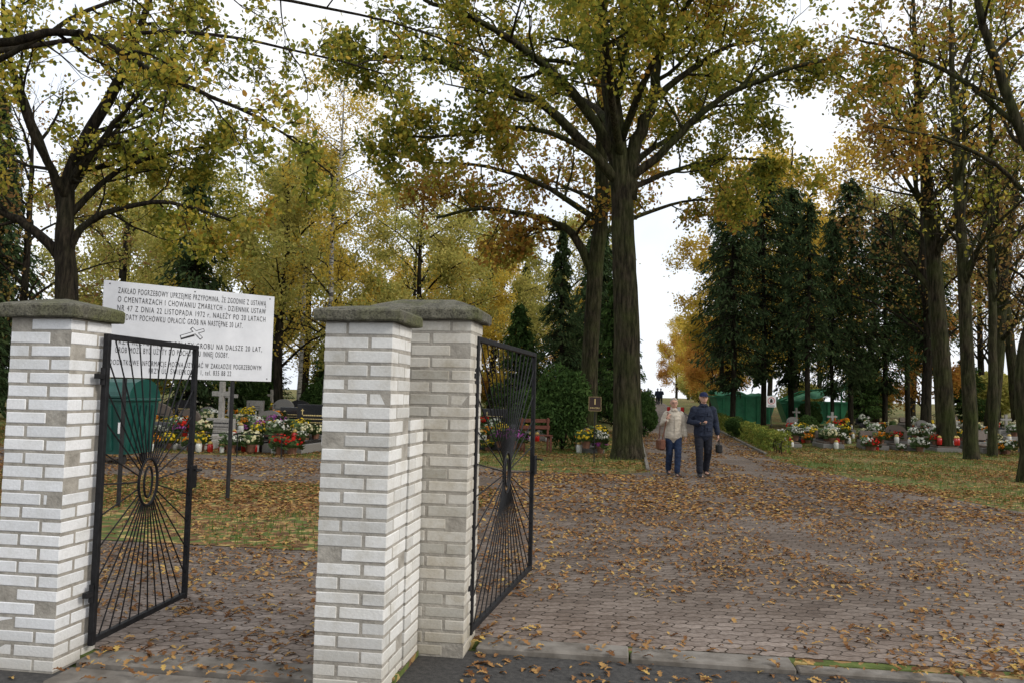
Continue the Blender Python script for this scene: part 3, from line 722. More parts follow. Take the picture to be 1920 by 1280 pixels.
conif('slender_cypress',(11,1.35,3.2,5200,dict(power=.45,droop=.5,size=.23,low=1)),'thin dark conifer with long bare trunk','thin conifers beside the alley',
 [(17.4,34.5,(.85,.85,.85),.7),(12.2,34,(.9,.9,.88),4),(19.2,40,(.95,.95,1),2),(11.0,43,(1,1,1.15),3)])
conif('spruce_tree',(11,2.2,.8,7500,dict(power=.9,droop=.35,mat=M_con,size=.3)),'dark spruce with drooping branches','spruces among the graves',
 [(-13.2,34,1.0,0),(-21,33,1.2,1),(-17.5,25,1.0,2),(-25,40,1.2,3),(4.3,42,.95,4),(5.2,50,1.2,5),(1.0,62,1,1.2),(1.9,32,(.62,.62,.72),1.2)])
conif('thuja_tree',(7,1.3,.3,8000,dict(power=.6,droop=-.25,mat=M_thu,size=.24)),'dense green thuja column','thujas among the graves',
 [(.3,33,(.8,.8,.7),1),(4.2,33,(.8,.8,.9),2),(-9,40,(.7,.7,.5),3),(-4,44,(.9,.9,.6),4),(-6.5,46,(.9,.9,.6),5),(-13,44,(1,1,.6),6),(19.5,46,(.9,.9,.6),1),(22.5,52,(1,1,.6),2),(8.4,62,(.9,.9,.7),3),(-2.1,35,(.7,.7,.45),.4),(3.4,45,(1,1,.8),1.9),(27.5,50,(1.1,1.1,.55),2.7)])
# rounded shrubs
def shrub(rx,ry,h,n,mat,size):
    C=[]
    blobs=[(U(-.45,.45)*rx,U(-.45,.45)*ry,U(.35,.75)*h,U(.35,.6)) for _ in range(14)]+[(0,0,h*.45,.8)]
    while len(C)<n:
        bx,by,bz,br=random.choice(blobs); v=Vector((random.gauss(0,1),random.gauss(0,1),random.gauss(0,1))).normalized()*U(.75,1.03)
        p=(bx+v.x*rx*br,by+v.y*ry*br,bz+v.z*h*br*.55)
        if p[2]>0.02: C.append(p)
    w=MB()
    for k in range(7):
        a=k*.9; w.tube([(0,0,0),(rx*.2*math.cos(a),ry*.2*math.sin(a),h*.3),(rx*.5*math.cos(a),ry*.5*math.sin(a),h*.7)],[.03,.02,.008],4,cap=False)
    return w,leafmesh('foliage',C,sz(n,size*.7,size*1.3),mat,tmpl_simple(.2,.05))
def shr(name,args,label,group,lst):
    w,cr=shrub(*args); e=empty(name,(0,0,0),label=label,cat='shrub',group=group)
    ob('stems',w.mesh('stems',M_bark2),e); ob('foliage',cr,e); return place(e,lst)
shr('evergreen_shrub',(.85,.8,2.1,14000,M_thu,.12),'dense dark green evergreen shrub beside a grave','evergreen shrubs',
 [(1.50,23.7,(1.05,1.05,1.12),0),(2.1,25.4,(.6,.6,.8),1),(.4,27.5,(.8,.8,.8),2),(8.4,31,(.5,.5,.38),3),(11.3,31.5,(.6,.6,.42),4),(-3.2,30,(.7,.7,.6),2),(-8.4,36,(1,1,.8),1),(-11.6,37,(1.2,1.2,.9),2),(-5.4,37,(1.2,1.2,.9),.3),(-2.6,38,(1,1,.8),4),(-15,33,(1.1,1.1,1),5),(3.6,38,(1,1,.8),1.1),(5.0,31,(.7,.7,.8),1.7),(14.6,40.5,(.8,.8,.6),2)])
shr('leafy_bush',(1.5,1.3,2.2,9000,M_lin,.17),'loose yellow-green bush with autumn leaves','autumn bushes behind the graves',
 [(-16,48,1,0),(-12,56,1.3,1),(-6,54,1.4,2),(-1.5,58,1.4,3),(1.6,70,1.5,4),(22,62,1.3,.5),(26,60,1.5,1.5),(32,56,1.6,2.5),(38,66,1.9,3.5),(20.4,84,1.3,4.5),(8.0,84,1.1,5.5),(-24,54,1.7,.2),(3.4,95,1.6,1.2),(24,106,1.6,.3),(45,64,2,.3),(-33,60,2,1.3),(29,130,2.2,1),(13,130,2,2)])
# hedge beside alley
C=[]
for i in range(15000):
    b_=U(24.5,48); u=U(-1,1); z=U(0,1); 
    if max(abs(u),z)<.70: continue
    wob=.05*noise.noise(Vector((b_*1.5,u,z*2)))
    a=4.25+(u*.30+wob); X,D=W(a,b_); C.append((X,D,hb(b_)+z*(.55+.1*noise.noise(Vector((b_*.9,3,0))))+wob+.04))
e=empty('hedge',(0,0,0),label='low clipped yellow-green hedge along the alley',cat='hedge')
ob('foliage',leafmesh('foliage',C,sz(len(C),.05,.12),M_hed),e)
mb=MB(); 
for i in range(60):
    b_=24.6+i*.39; X,D=W(4.25,b_); z=hb(b_); mb.tube([(X,D,z),(X+U(-.1,.1),D+U(-.1,.1),z+.45)],[.015,.008],4)
mo('stems',mb,M_bark2,e)

# ------------------------------------------------------------------ graves
M_blk=noisy('black_granite',(.012,.012,.014),(.03,.03,.033),60,.18,0,spec=.5)
M_gry=noisy('grey_terrazzo',(.13,.125,.115),(.24,.23,.21),50,.6,.1,.002)
M_lgt=noisy('light_stone',(.24,.23,.21),(.38,.36,.33),20,.7,.2,.003)
M_tan=noisy('brown_terrazzo',(.09,.07,.055),(.17,.135,.11),50,.5,.1,.002)
def grave(style,mat,mat2):
    e=empty('grave',(0,0,0),cat='grave')
    mb=MB(); mb.box((0,1.0,.11),(1.0,2.0,.22),bev=.015); mb.box((0,1.72,.3),(.95,.42,.155),bev=.01); mo('plinth',mb,mat2,e,fix=True)
    mb=MB(); mb.box((0,.80,.265),(.86,1.35,.085),bev=.012); mo('slab',mb,mat,e,fix=True)
    h=MB(); 
    if style=='rect': h.box((0,1.74,.76),(.86,.14,.76),bev=.012); zt=.78; yf=1.668
    elif style=='round':
        pts=[(-.36,0),(.36,0)]+[(.36*math.cos(a),.5+.32*math.sin(a)) for a in [math.pi*k/12 for k in range(13)]]
        n=len(pts); vs=[(x,1.68,.38+z) for x,z in pts]+[(x,1.82,.38+z) for x,z in pts]
        h.add(vs,[tuple(range(n)),tuple(range(n,2*n))[::-1]]+[(i,(i+1)%n,n+(i+1)%n,n+i) for i in range(n)]); zt=.75; yf=1.678
    elif style=='wave':
        pts=[(-.42,0),(.42,0),(.42,.45)]+[(.42-.84*k/10,.5+.22*math.sin(math.pi*k/10)**.6+.1*(k/10)) for k in range(1,10)]+[(-.42,.55)]
        n=len(pts); vs=[(x,1.66,.38+z) for x,z in pts]+[(x,1.8,.38+z) for x,z in pts]
        h.add(vs,[tuple(range(n)),tuple(range(n,2*n))[::-1]]+[(i,(i+1)%n,n+(i+1)%n,n+i) for i in range(n)]); zt=.7; yf=1.658
    elif style=='low':
        h.box((0,1.72,.56),(.80,.30,.36),bev=.02,rx=-.35); h.box((0,1.84,.50),(.7,.10,.26),bev=.01); zt=.58; yf=1.545
    else:
        h.box((0,1.74,.52),(.7,.2,.28),bev=.012); zt=.55; yf=1.638
        h.box((0,1.74,1.1),(.12,.12,.9),bev=.01); h.box((0,1.74,1.25),(.5,.118,.12),bev=.01)
    mo('headstone',h,mat,e,fix=True)
    if style=='low': return e
    t=MB(); cm=M_gold if mat is M_blk else M_ink
    rows=3 if style!='cross' else 2
    for r in range(rows):
        x=-.26
        while x<.24:
            l=U(.02,.05); t.box((x+l/2,yf-.003,zt-.09*r+(.08 if style!='cross' else 0)),(l,.004,.028 if r==0 else .018)); x+=l+.012
    if style!='cross':
        t.box((-.28,yf-.003,zt+.17),(.02,.004,.15)); t.box((-.28,yf-.003,zt+.2),(.08,.0045,.02))
    mo('inscription',t,cm,e)
    return e
G={ 'b':(grave('rect',M_blk,M_gry),'black polished granite grave with upright headstone'),
    'w':(grave('wave',M_blk,M_tan),'dark granite grave with curved headstone'),
    'r':(grave('round',M_gry,M_gry),'grey terrazzo grave with rounded headstone'),
    't':(grave('wave',M_tan,M_gry),'brown terrazzo grave with curved headstone'),
    'c':(grave('cross',M_lgt,M_lgt),'pale stone grave with tall stone cross'),
    'l':(grave('rect',M_lgt,M_gry),'light stone grave with rectangular headstone'),
    's':(grave('low',M_tan,M_gry),'low brown stone grave with sloping headstone'),
    'k':(grave('low',M_blk,M_blk),'low black granite grave with sloping headstone')}
used={k:False for k in G}
graves=[]
def putg(k,X,D,s=1,rz=None):
    root,lab=G[k]; z=hz(X,D); r=YAW+U(-.1,.1) if rz is None else rz
    s3=(s,s,s*U(.7,1.1))
    if not used[k]:
        used[k]=True; o=root; o.location=(X,D,z); o.rotation_euler=(0,0,r); o.scale=s3
    else: o=copy_thing(root,(X,D,z),r,s3)
    o['label']=lab; o['group']='graves decorated with flowers'
    graves.append((X,D,z,r,s))
ks='ksrtwcbstlkcrswbt'
i=0
for D0,x0,x1,st in((20.4,-9.2,-4.6,1.3),(23.2,-11,-4.9,1.3),(26.0,-12.5,-5.0,1.35),(29.0,-14,-5.2,1.45),(33.0,-15.5,-5.5,1.6),(38,-17,-6,1.8)):
    x=x0
    while x<x1:
        putg(ks[(i*5+i//7)%17],x+U(-.2,.2),D0-(x-x0)*.12+U(-.5,.5),U(.8,1.12))
        i+=1; x+=st
for X,D,k,s in((-.45,22.6,'k',.9),(-1.9,22.8,'w',.9),(.9,27.0,'r',1),(-.9,26.5,'b',1),(2.2,22.6,'r',.75)): putg(k,X,D,s)
kr='skscktsrksc'
for D0,x0,x1,st in((26.2,9.0,17.8,1.2),(29.2,10.4,21,1.3),(32.8,11.5,24,1.6),(37,13,27,1.9),(42,18,31,2.2)):
    x=x0
    while x<x1: 
        putg(kr[(i*7+i//5)%11],x+U(-.15,.15),D0-(x-x0)*.12+U(-.4,.4),U(.62,.82)); i+=1; x+=st
# flowers
M_pot=noisy('terracotta_pot',(.12,.06,.04),(.2,.10,.06),20,.7,0); M_gl=noisy('plant_green',(.03,.06,.015),(.07,.11,.03),30,.8,0)
def petm(n,c,c2): return leafmat(n,[(0,c2),(.5,c),(1,c)],.2,3,.9)
FC={'white':petm('white_petals',(.66,.66,.60),(.42,.44,.32)),'yellow':petm('yellow_petals',(.72,.52,.04),(.5,.33,.03)),'orange':petm('orange_petals',(.68,.24,.02),(.5,.15,.02)),
    'red':petm('red_petals',(.5,.03,.02),(.32,.02,.02)),'purple':petm('purple_petals',(.38,.10,.34),(.25,.06,.26)),'cream':petm('cream_petals',(.62,.58,.38),(.5,.45,.2))}
def blossoms(mb,c,s0,n,mi=0):
    for k in range(n):
        a=U(0,6.28); el=math.asin(U(-.15,1)); r=U(.16,.25)*s0; p=Vector((c[0]+r*math.cos(el)*math.cos(a),c[1]+r*math.cos(el)*math.sin(a),c[2]+.25*s0+.75*r*math.sin(el)))
        nrm=Vector((math.cos(el)*math.cos(a),math.cos(el)*math.sin(a),math.sin(el))); q=nrm.to_track_quat('Z','Y').to_matrix(); s=U(.020,.040)*s0*(1 if n>40 else 1.8)
        vs=[p+nrm*s*.45]
        for j in range(7): vs.append(p+q@Vector((s*math.cos(j*.8976),s*math.sin(j*.8976),U(-.01,.006)*s0)))
        mb.add(vs,[(0,j+1,(j+1)%7+1) for j in range(7)],mi)
def flower(col):
    e=empty('flower_pot',(0,0,0),cat='flower pot',label=col+' chrysanthemums in a small pot',group='potted chrysanthemums on the graves')
    mb=MB(); mb.lathe((0,0,0),[(.075,0),(.1,.14),(.108,.14),(.108,.165),(.09,.165)],12); mo('pot',mb,M_pot,e)
    mb=MB(); blossoms(mb,(0,0,0),1,60); mo('blossoms',mb,FC[col],e)
    mb=MB(); mb.ell((0,0,.24),(.16,.16,.12),nu=12,nv=7)
    for k in range(90):
        a=U(0,6.28); r=.2; z=U(.13,.40); mb.add([(r*.6*math.cos(a),r*.6*math.sin(a),z),(r*1.1*math.cos(a+.15),r*1.1*math.sin(a+.15),z-.02),(r*1.3*math.cos(a),r*1.3*math.sin(a),z+.02)],[(0,1,2)])
    mo('leaves',mb,M_gl,e)
    return e
FL={c:flower(c) for c in FC}; fu={c:False for c in FC}; nf=[0]; FCL=list(FC); FAR=MB()
def putf(c,X,D,z,s):
    if nf[0]>=295:
        blossoms(FAR,(X,D,z),s,11,FCL.index(c)); FAR.ell((X,D,z+.2*s),(.17*s,.17*s,.14*s),mi=6,nu=6,nv=3); return
    nf[0]+=1
    if not fu[c]: fu[c]=True; o=FL[c]; o.location=(X,D,z); o.rotation_euler=(0,0,U(0,6)); o.scale=(s,s,s)
    else: copy_thing(FL[c],(X,D,z),U(0,6),(s,s,s*U(.85,1.1)))
M_glr=noisy('red_glass',(.35,.01,.01),(.5,.03,.02),5,.15,0,spec=.6); M_glw=noisy('clear_white_glass',(.5,.5,.46),(.65,.65,.6),5,.2,0,spec=.6); M_lid=noisy('brass_lid',(.4,.28,.08),(.55,.4,.14),9,.4,0,metal=.6)
def lantern(c,mat):
    e=empty('grave_lantern',(0,0,0),cat='grave candle',label=c+' glass grave candle with metal lid',group='grave candles')
    mb=MB(); mb.lathe((0,0,0),[(.04,0),(.052,.02),(.055,.12),(.045,.16)],10); mo('glass',mb,mat,e,smooth=True)
    mb=MB(); mb.lathe((0,0,.16),[(.05,0),(.05,.015),(.03,.04),(.008,.055)],10); mo('lid',mb,M_lid,e)
    return e
LN=[lantern('red',M_glr),lantern('white',M_glw)]; lu=[False,False]; nlc=[0]
def putl(k,X,D,z,s):
    if nlc[0]>=280: return
    nlc[0]+=1
    if not lu[k]: lu[k]=True; o=LN[k]; o.location=(X,D,z); o.scale=(s,)*3
    else: copy_thing(LN[k],(X,D,z),U(0,6),(s,)*3)
for x,y,c in((-5.4,19.6,'red'),(-5.1,19.5,'red'),(-6.6,19.7,'white'),(-6.2,19.9,'cream'),(-8.6,19.9,'orange'),(-8.3,20.3,'yellow'),(-7.4,19.9,'yellow'),(-.25,21.9,'purple'),(.05,21.6,'purple'),(.28,22.0,'purple'),(-.9,21.8,'white'),(2.05,22.3,'yellow'),(2.4,22.4,'white')): putf(c,x,y,.02 if y<21 else .15,U(.95,1.3))
for k in range(16): putl(k%2,U(-9.2,-4.6),U(19.5,20.2),.01,U(.9,1.6))
cl=['white']*4+['yellow']*5+['orange']*3+['red']*2+['purple','cream','cream']
for (X,D,z,r,s) in sorted(graves,key=lambda g:g[1]):
    c,s_=math.cos(r),math.sin(r)
    def loc(lx,ly): return (X+lx*s*c-ly*s*s_,D+lx*s*s_+ly*s*c)
    right=X>5
    for k in range(random.choice([5,6,8]) if not right else random.choice([3,4,5])):
        lx,ly=U(-.45,.45),random.choice([U(-.3,-.15),U(.1,.5),U(.5,1.3),U(1.1,1.4)]); x,y=loc(lx,ly)
        zz=z+(.29*s if ly>0 else 0)
        cc=random.choice(cl if not right else ['white']*5+['yellow','yellow','orange','cream','cream','red'])
        putf(cc,x,y,zz,U(.6,1.25))
    for k in range(random.choice([3,4,5]) if D<31 else 1):
        lx,ly=U(-.42,.42),random.choice([-.12,U(.12,.3),U(.3,1.3)]); x,y=loc(lx,ly)
        putl(0 if rnd()<.45 else 1,x,y,z+(.29*s if ly>0 else 0),U(.9,1.5))
if FAR.v: mo('distant_flowers',FAR,[FC[c] for c in FCL]+[M_gl],kind='stuff',label='many small pots of white and yellow flowers on far graves',cat='flowers')
e=empty('low_railing',(-8.2,19.0,0),YAW,label='thin low metal railing in front of graves',cat='railing')
mb=MB()
for k in range(4): mb.tube([(k*1.05,0,0),(k*1.05,0,.52)],.014,6)
mo('posts',mb,M_iron,e); mb=MB(); mb.tube([(0,0,.52),(3.15,0,.52)],.012,6); mo('rails',mb,M_iron,e)

# bench
M_red=noisy('reddish_brown_planks',(.10,.035,.022),(.17,.06,.038),14,.7,.2,.003,stretch=(1,8,8))
e=empty('bench',(.72,22.6,0),YAW+.35,label='small reddish brown wooden bench beside a grave',cat='bench')
for nm,L in (('seat',[(0,-.12,.45),(0,0,.45),(0,.12,.45)]),('backrest',[(0,.2,.66),(0,.22,.84)])):
    mb=MB()
    for p in L: mb.box(p,(.85,.10 if nm=='seat' else .03,.03 if nm=='seat' else .10),bev=.004)
    mo(nm,mb,M_red,e,fix=True)
for sx_ in(-.37,.37):
    mb=MB(); mb.box((sx_,-.14,.215),(.05,.05,.43)); mb.box((sx_,.2,.46),(.05,.05,.92)); mb.box((sx_,.03,.4),(.045,.29,.04)); mo('leg',mb,M_red,e)

# ------------------------------------------------------------------ waste bin (teal) and green containers
M_teal=noisy('teal_green_plastic',(.005,.055,.045),(.01,.08,.064),3,.4,.05,.003,spec=.5); M_rub=noisy('black_rubber',(.015,.015,.015),(.03,.03,.03),20,.8,0); M_wht=noisy('white_paint',(.7,.7,.7),(.8,.8,.8),8,.5,0)
e=empty('waste_container',(-8.05,16.8,0),YAW,label='teal green wheeled waste container with domed lid',cat='waste container')
mb=MB(); 
vs=[(-.6,-.42,.2),(.6,-.42,.2),(.6,.42,.2),(-.6,.42,.2),(-.68,-.52,1.25),(.68,-.52,1.25),(.68,.52,1.25),(-.68,.52,1.25)]
mb.add(vs,[(0,3,2,1),(4,5,6,7),(0,1,5,4),(1,2,6,5),(2,3,7,6),(3,0,4,7)])
for k in range(6): mb.box((-.5+.2*k,-.485,.72),(.05,.05,.9),rx=.095,bev=.006)
for k in range(4): mb.box((.655,-.3+.2*k,.72),(.05,.05,.9),ry=.075,bev=.006)
mb.box((0,0,1.27),(1.44,1.1,.06),bev=.015)
mo('body',mb,M_teal,e,fix=True)
mb=MB(); n=10
vs=[(sx_*.7,.54*math.cos(math.pi*k/n),1.305+.38*math.sin(math.pi*k/n)) for sx_ in(-1,1) for k in range(n+1)]
mb.add(vs,[(k,k+1,n+2+k,n+1+k) for k in range(n)]+[tuple(range(n+1))[::-1],tuple(range(n+1,2*n+2))]); 
mb.box((0,-.56,1.33),(1.3,.04,.05),bev=.01); mo('lid',mb,M_teal,e,fix=True)
for x in(-.5,.5):
    for y in(-.35,.35):
        mb=MB(); mb.tube([(x-.025,y,.1),(x+.025,y,.1)],.1,14); mb.box((x,y,.18),(.04,.05,.1)); mo('wheel',mb,M_rub,e)
mb=MB(); addtext(mb,'1',.34,.42,.62,-.52,bold=.01); mo('number_mark',mb,M_wht,e)
M_grn=noisy('green_painted_steel',(.015,.15,.065),(.03,.24,.10),3,.5,.1,.004,spec=.4); M_grl=noisy('green_tarpaulin',(.03,.19,.09),(.12,.38,.22),2,.6,.4,.03)
def skip(x,y,rz,L,H,label,lid):
    e=empty('skip_container',(x,y,hz(x,y)),rz,label=label,cat='skip container')
    mb=MB(); w=1.7; t=.05; h0=.15
    a0,a1=-L/2+.4,L/2-.4; b0,b1=-L/2,L/2
    for yy in(-w/2,w/2): mb.add([(a0,yy,h0),(a1,yy,h0),(b1,yy,H),(b0,yy,H),(a0,yy*.96,h0),(a1,yy*.96,h0),(b1,yy*.96,H),(b0,yy*.96,H)],[(0,1,2,3),(7,6,5,4),(3,2,6,7)])
    for q,p in((a0,b0),(a1,b1)): mb.add([(q,-w/2,h0),(q,w/2,h0),(p,w/2,H),(p,-w/2,H)],[(0,1,2,3)])
    mb.add([(a0,-w/2,h0),(a1,-w/2,h0),(a1,w/2,h0),(a0,w/2,h0)],[(0,1,2,3)]); mo('body',mb,M_grn,e)
    mb=MB()
    for k in range(5):
        xx=a0+(a1-a0)*k/4; mb.box((xx,-w/2-.04,(h0+H)/2),(.08,.07,H-h0-.02))
    mb.box((0,-w/2-.04,H),(L,.09,.09)); mb.box((0,w/2+.04,H),(L,.09,.09)); mb.box((b0,0,H),(.09,w,.088)); mb.box((b1,0,H),(.09,w,.088)); mo('ribs',mb,M_grn,e)
    mb=MB(); nx,ny=20,12; vs=[]
    for i in range(nx+1):
        for j in range(ny+1):
            u=i/nx*2-1; v=j/ny*2-1; X=u*L*.51; Y=v*w*.56
            edge=max(0,abs(v)-.9)*1.0
            zz=H+.08+(.12 if lid else .06)*(1-v*v)+.26*noise.noise(Vector((X*1.7+x,Y*1.9,3)))-edge+(.45*u+.25 if lid else -.12*u)
            vs.append((X,Y,zz))
    mb.add(vs,[(i*(ny+1)+j,(i+1)*(ny+1)+j,(i+1)*(ny+1)+j+1,i*(ny+1)+j+1) for i in range(nx) for j in range(ny)])
    mo('tarpaulin',mb,M_grl,e,smooth=True)
    if lid:
        mb=MB()
        for yy in(-w/2,w/2): mb.tube([(L*.5,yy,.1),(L*.5,yy,H+.85)],.05,6); mb.tube([(-L*.5,yy,H),(-L*.1,yy,H+.55),(L*.62,yy,H+.85)],.04,6)
        mo('lifting_frame',mb,M_grn,e)
    return e
skip(11.6,41.5,YAW+.1,3.0,1.45,'green steel skip container under a draped tarpaulin',False)
skip(15.6,43.0,YAW,3.4,1.25,'green steel skip container with frame and sagging tarpaulin',True)
# prohibition sign
e=empty('prohibition_sign',(9.75,31,hz(9.75,31)),YAW*.3,label='white board with red ring prohibition symbol on thin post',cat='sign')
mb=MB(); mb.box((0,0,1.40),(.36,.015,.42),bev=.004); mo('panel',mb,M_wht,e,fix=True)
M_rd=noisy('red_paint',(.45,.015,.012),(.55,.03,.02),6,.5,0)
mb=MB(); mb.tube([(.12*math.cos(a),-.012,1.43+.12*math.sin(a)) for a in [2*math.pi*k/24 for k in range(24)]],.010,6,closed=True); mo('red_ring',mb,M_rd,e)
mb=MB(); mb.box((0,-.012,1.41),(.10,.006,.10)); mb.box((0,-.012,1.48),(.06,.006,.05)); mb.box((0,-.012,1.24),(.25,.005,.025)); mo('symbol',mb,M_ink,e)
mb=MB(); mb.tube([(0,.02,0),(0,.02,1.5)],.014,6); mo('post',mb,M_iron,e)
# striped barrier
e=empty('barrier_board',(8.0,40,hz(8.0,40)),YAW,label='red and white striped barrier board across the alley',cat='barrier')
mb=MB()
for k in range(5): mb.box((-.36+k*.16,0,.80),(.159,.02,.22),k%2,bev=0)
mo('striped_panel',mb,[M_rd,M_wht],e)
for x in(-.36,.36):
    mb=MB(); mb.tube([(x,.03,0),(x,.03,.9)],.02,6); mb.box((x,.03,.03),(.1,.5,.05)); mo('leg',mb,M_iron,e)

# ------------------------------------------------------------------ people
M_skin=noisy('skin',(.42,.24,.17),(.53,.32,.235),12,.6,.05,.002)
M_navy=noisy('dark_denim_jacket',(.009,.012,.024),(.020,.028,.050),40,.9,.4,.004)
M_dtr=noisy('black_blue_trousers',(.008,.009,.014),(.016,.018,.027),30,.9,.3,.004)
M_jean=noisy('blue_jeans',(.008,.015,.038),(.016,.030,.068),30,.9,.3,.004)
M_crm=noisy('cream_quilted_jacket',(.39,.35,.285),(.45,.405,.335),14,.85,.5,.01)
M_hair=noisy('greyish_fair_hair',(.20,.17,.14),(.40,.35,.29),50,.7,.5,.004); M_ghair=noisy('grey_hair',(.2,.19,.18),(.35,.34,.33),50,.8,.4,.004)
M_bcap=noisy('navy_cap_cloth',(.008,.012,.04),(.014,.022,.07),40,.9,.2,.002)
M_shoe=noisy('black_shoes',(.012,.012,.015),(.03,.03,.035),20,.5,0); M_bag=noisy('brown_leather',(.09,.035,.02),(.15,.06,.035),20,.45,.1,.002); M_bbag=noisy('black_bag',(.01,.01,.01),(.02,.02,.022),20,.5,.1,.002)
M_scarf=noisy('beige_scarf',(.30,.24,.19),(.38,.31,.25),20,.9,.3,.003); M_lip=noisy('lips',(.25,.09,.07),(.3,.11,.09),20,.6,0)
def remesh(mb,mat,vox,name,smooth=3,folds=0):
    me=mb.mesh(name,mat,fix=True); o=bpy.data.objects.new(name,me); COL.objects.link(o)
    r=o.modifiers.new('r','REMESH'); r.mode='VOXEL'; r.voxel_size=vox; r.use_smooth_shade=True
    s_=o.modifiers.new('s','SMOOTH'); s_.factor=.5; s_.iterations=smooth
    dg=bpy.context.evaluated_depsgraph_get(); m2=bpy.data.meshes.new_from_object(o.evaluated_get(dg)); m2.name=name
    bpy.data.objects.remove(o)
    if folds:
        for v in m2.vertices:
            c=v.co; f=noise.noise(Vector((c.x*7,c.y*7,c.z*22)))*.6+noise.noise(Vector((c.x*18,c.y*18,c.z*30+5)))*.4
            v.co=c+v.normal*f*folds
    m2.materials.clear(); m2.materials.append(mat); return m2
def ch(mb,L,n=14):
    pts=[Vector(p[:3]) for p in L]; a=[p[3] for p in L]; b_=[p[4] for p in L]
    d0=(pts[0]-pts[1]).normalized(); d1=(pts[-1]-pts[-2]).normalized()
    k0=min(a[0],b_[0]);k1=min(a[-1],b_[-1])
    P=[pts[0]+d0*k0*.8]+pts+[pts[-1]+d1*k1*.8]
    mb.tube(P,[a[0]*.5]+a+[a[-1]*.5],n,rx=[b_[0]*.5]+b_+[b_[-1]*.5])
def person(loc,rz,k,J,mats,label,woman=False,vox=.0065):
    e=empty('person',loc,rz,label=label,cat='person'); jb=J.get('jb',1.1)
    B=MB(); S=lambda *L:[tuple(v*k for v in p) for p in L]
    SJ=lambda *L:[tuple(v*k for v in p[:3])+(p[3]*k*jb,p[4]*k*jb) for p in L]
    ch(B,S((0,0,.82,.13,.09),(0,0,.92,.13,.09),(0,0,1.05,.115,.085),(0,-.005,1.22,.13,.095),(0,0,1.34,.12,.08),(0,0,1.40,.06,.055)))
    ch(B,S((0,.005,1.36,.055,.055),(0,-.005,1.47,.05,.052)))
    for sd in(-1,1):
        h,kn,an=J['leg'][sd]
        ch(B,S((*h,.08,.08),((h[0]+kn[0])/2,(h[1]+kn[1])/2,(h[2]+kn[2])/2,.068,.07),(*kn,.05,.052),((kn[0]+an[0])/2,(kn[1]+an[1])/2+.01,(kn[2]+an[2])/2+.03,.046,.05),(*an,.033,.036)))
        ch(B,S((an[0],an[1]+.02,an[2]-.03,.032,.032),(an[0],an[1]-.08,an[2]-.05,.035,.025),(an[0],an[1]-.15,an[2]-.055,.03,.018)))
        s1,el,wr=J['arm'][sd]
        ch(B,S((*s1,.045,.045),(*el,.036,.036),(*wr,.023,.026)))
        hd=Vector(J['hand'][sd][0]).normalized(); pn=Vector(J['hand'][sd][1]).normalized(); sdv=hd.cross(pn).normalized(); w0=Vector(wr)
        pc=w0+hd*.05; 
        Rm=Matrix((sdv,pn,hd)).transposed()
        B.ell(tuple(pc*k),(.04*k,.018*k,.052*k),R=Rm,nu=12,nv=8)
        for fi,(off,ln) in enumerate(((-.03,.062),(-.01,.074),(.01,.07),(.03,.055))):
            b0=w0+hd*.085+sdv*off; c_=J['curl']; m1=b0+hd*ln*.5+pn*ln*.18*c_; m2=m1+hd*ln*.25+pn*ln*.4*c_
            B.tube([tuple((b0-hd*.03)*k),tuple(b0*k),tuple(m1*k),tuple(m2*k)],[.0095*k,.0095*k,.0085*k,.0075*k],8)
        th=w0+hd*.03-sdv*.03
        B.tube([tuple((th)*k),tuple((th-sdv*.022+hd*.02+pn*.012)*k),tuple((th-sdv*.026+hd*.05+pn*.03)*k)],[.012*k,.0105*k,.0085*k],8)
    hc=Vector((0,-.012,1.545))
    B.ell(tuple(hc*k),(.074*k,.092*k,.112*k),nu=20,nv=14)
    B.ell((0,-.045*k,1.49*k),(.052*k,.055*k,.05*k),nu=14,nv=10)
    B.ell((0,-.107*k,1.533*k),(.013*k,.02*k,.026*k),nu=10,nv=6)
    B.ell((0,-.098*k,1.565*k),(.045*k,.012*k,.010*k),nu=10,nv=6)
    B.ell((0,-.096*k,1.497*k),(.024*k,.012*k,.008*k),nu=10,nv=6)
    for sd in(-1,1): B.ell((sd*.076*k,.0,1.54*k),(.012*k,.022*k,.032*k),nu=10,nv=6)
    ob('body',remesh(B,M_skin,vox,'body',1),e)
    for sd in(-1,1):
        f=MB(); f.ell((sd*.030*k,-.099*k,1.548*k),(.012*k,.007*k,.006*k),nu=8,nv=6); mo('eye',f,M_ink,e)
    f=MB(); f.ell((0,-.107*k,1.497*k),(.022*k,.005*k,.004*k),nu=10,nv=6); mo('mouth',f,M_lip,e)
    Jk=MB(); hem=J['hem']; fl=.175 if woman else .165
    ch(Jk,SJ((0,0,hem,fl,.13),(0,0,hem+.12,fl,.13),(0,0,1.05,.165 if not woman else .160,.13),(0,-.008,1.2,.168,.125),(0,0,1.32,.155 if not woman else .14,.095),(0,.0,1.385,.08,.065)),22)
    for sd in(-1,1):
        s1,el,wr=J['arm'][sd]; s1=Vector(s1);el=Vector(el);wr=Vector(wr)
        mid_=s1.lerp(el,.5); fm=el.lerp(wr,.5); cu=el.lerp(wr,.95)
        ch(Jk,SJ((*s1,.068,.068),(*mid_,.064,.066),(*el,.058,.060),(*fm,.052,.054),(*cu,.043,.045)))
    Jk.tube([tuple(v*k for v in (0,.005,1.37)),tuple(v*k for v in (0,0,1.43))],[.078*k,.070*k],16,rx=[.072*k,.068*k])
    ob('jacket',remesh(Jk,mats['jacket'],.011,'jacket',2,.012),e)
    d=MB(); yq=-.131*jb-.004
    d.box((0,yq*k,(hem+1.30)/2*k),(.014*k,.012*k,(1.28-hem)*k*.96),bev=.002)
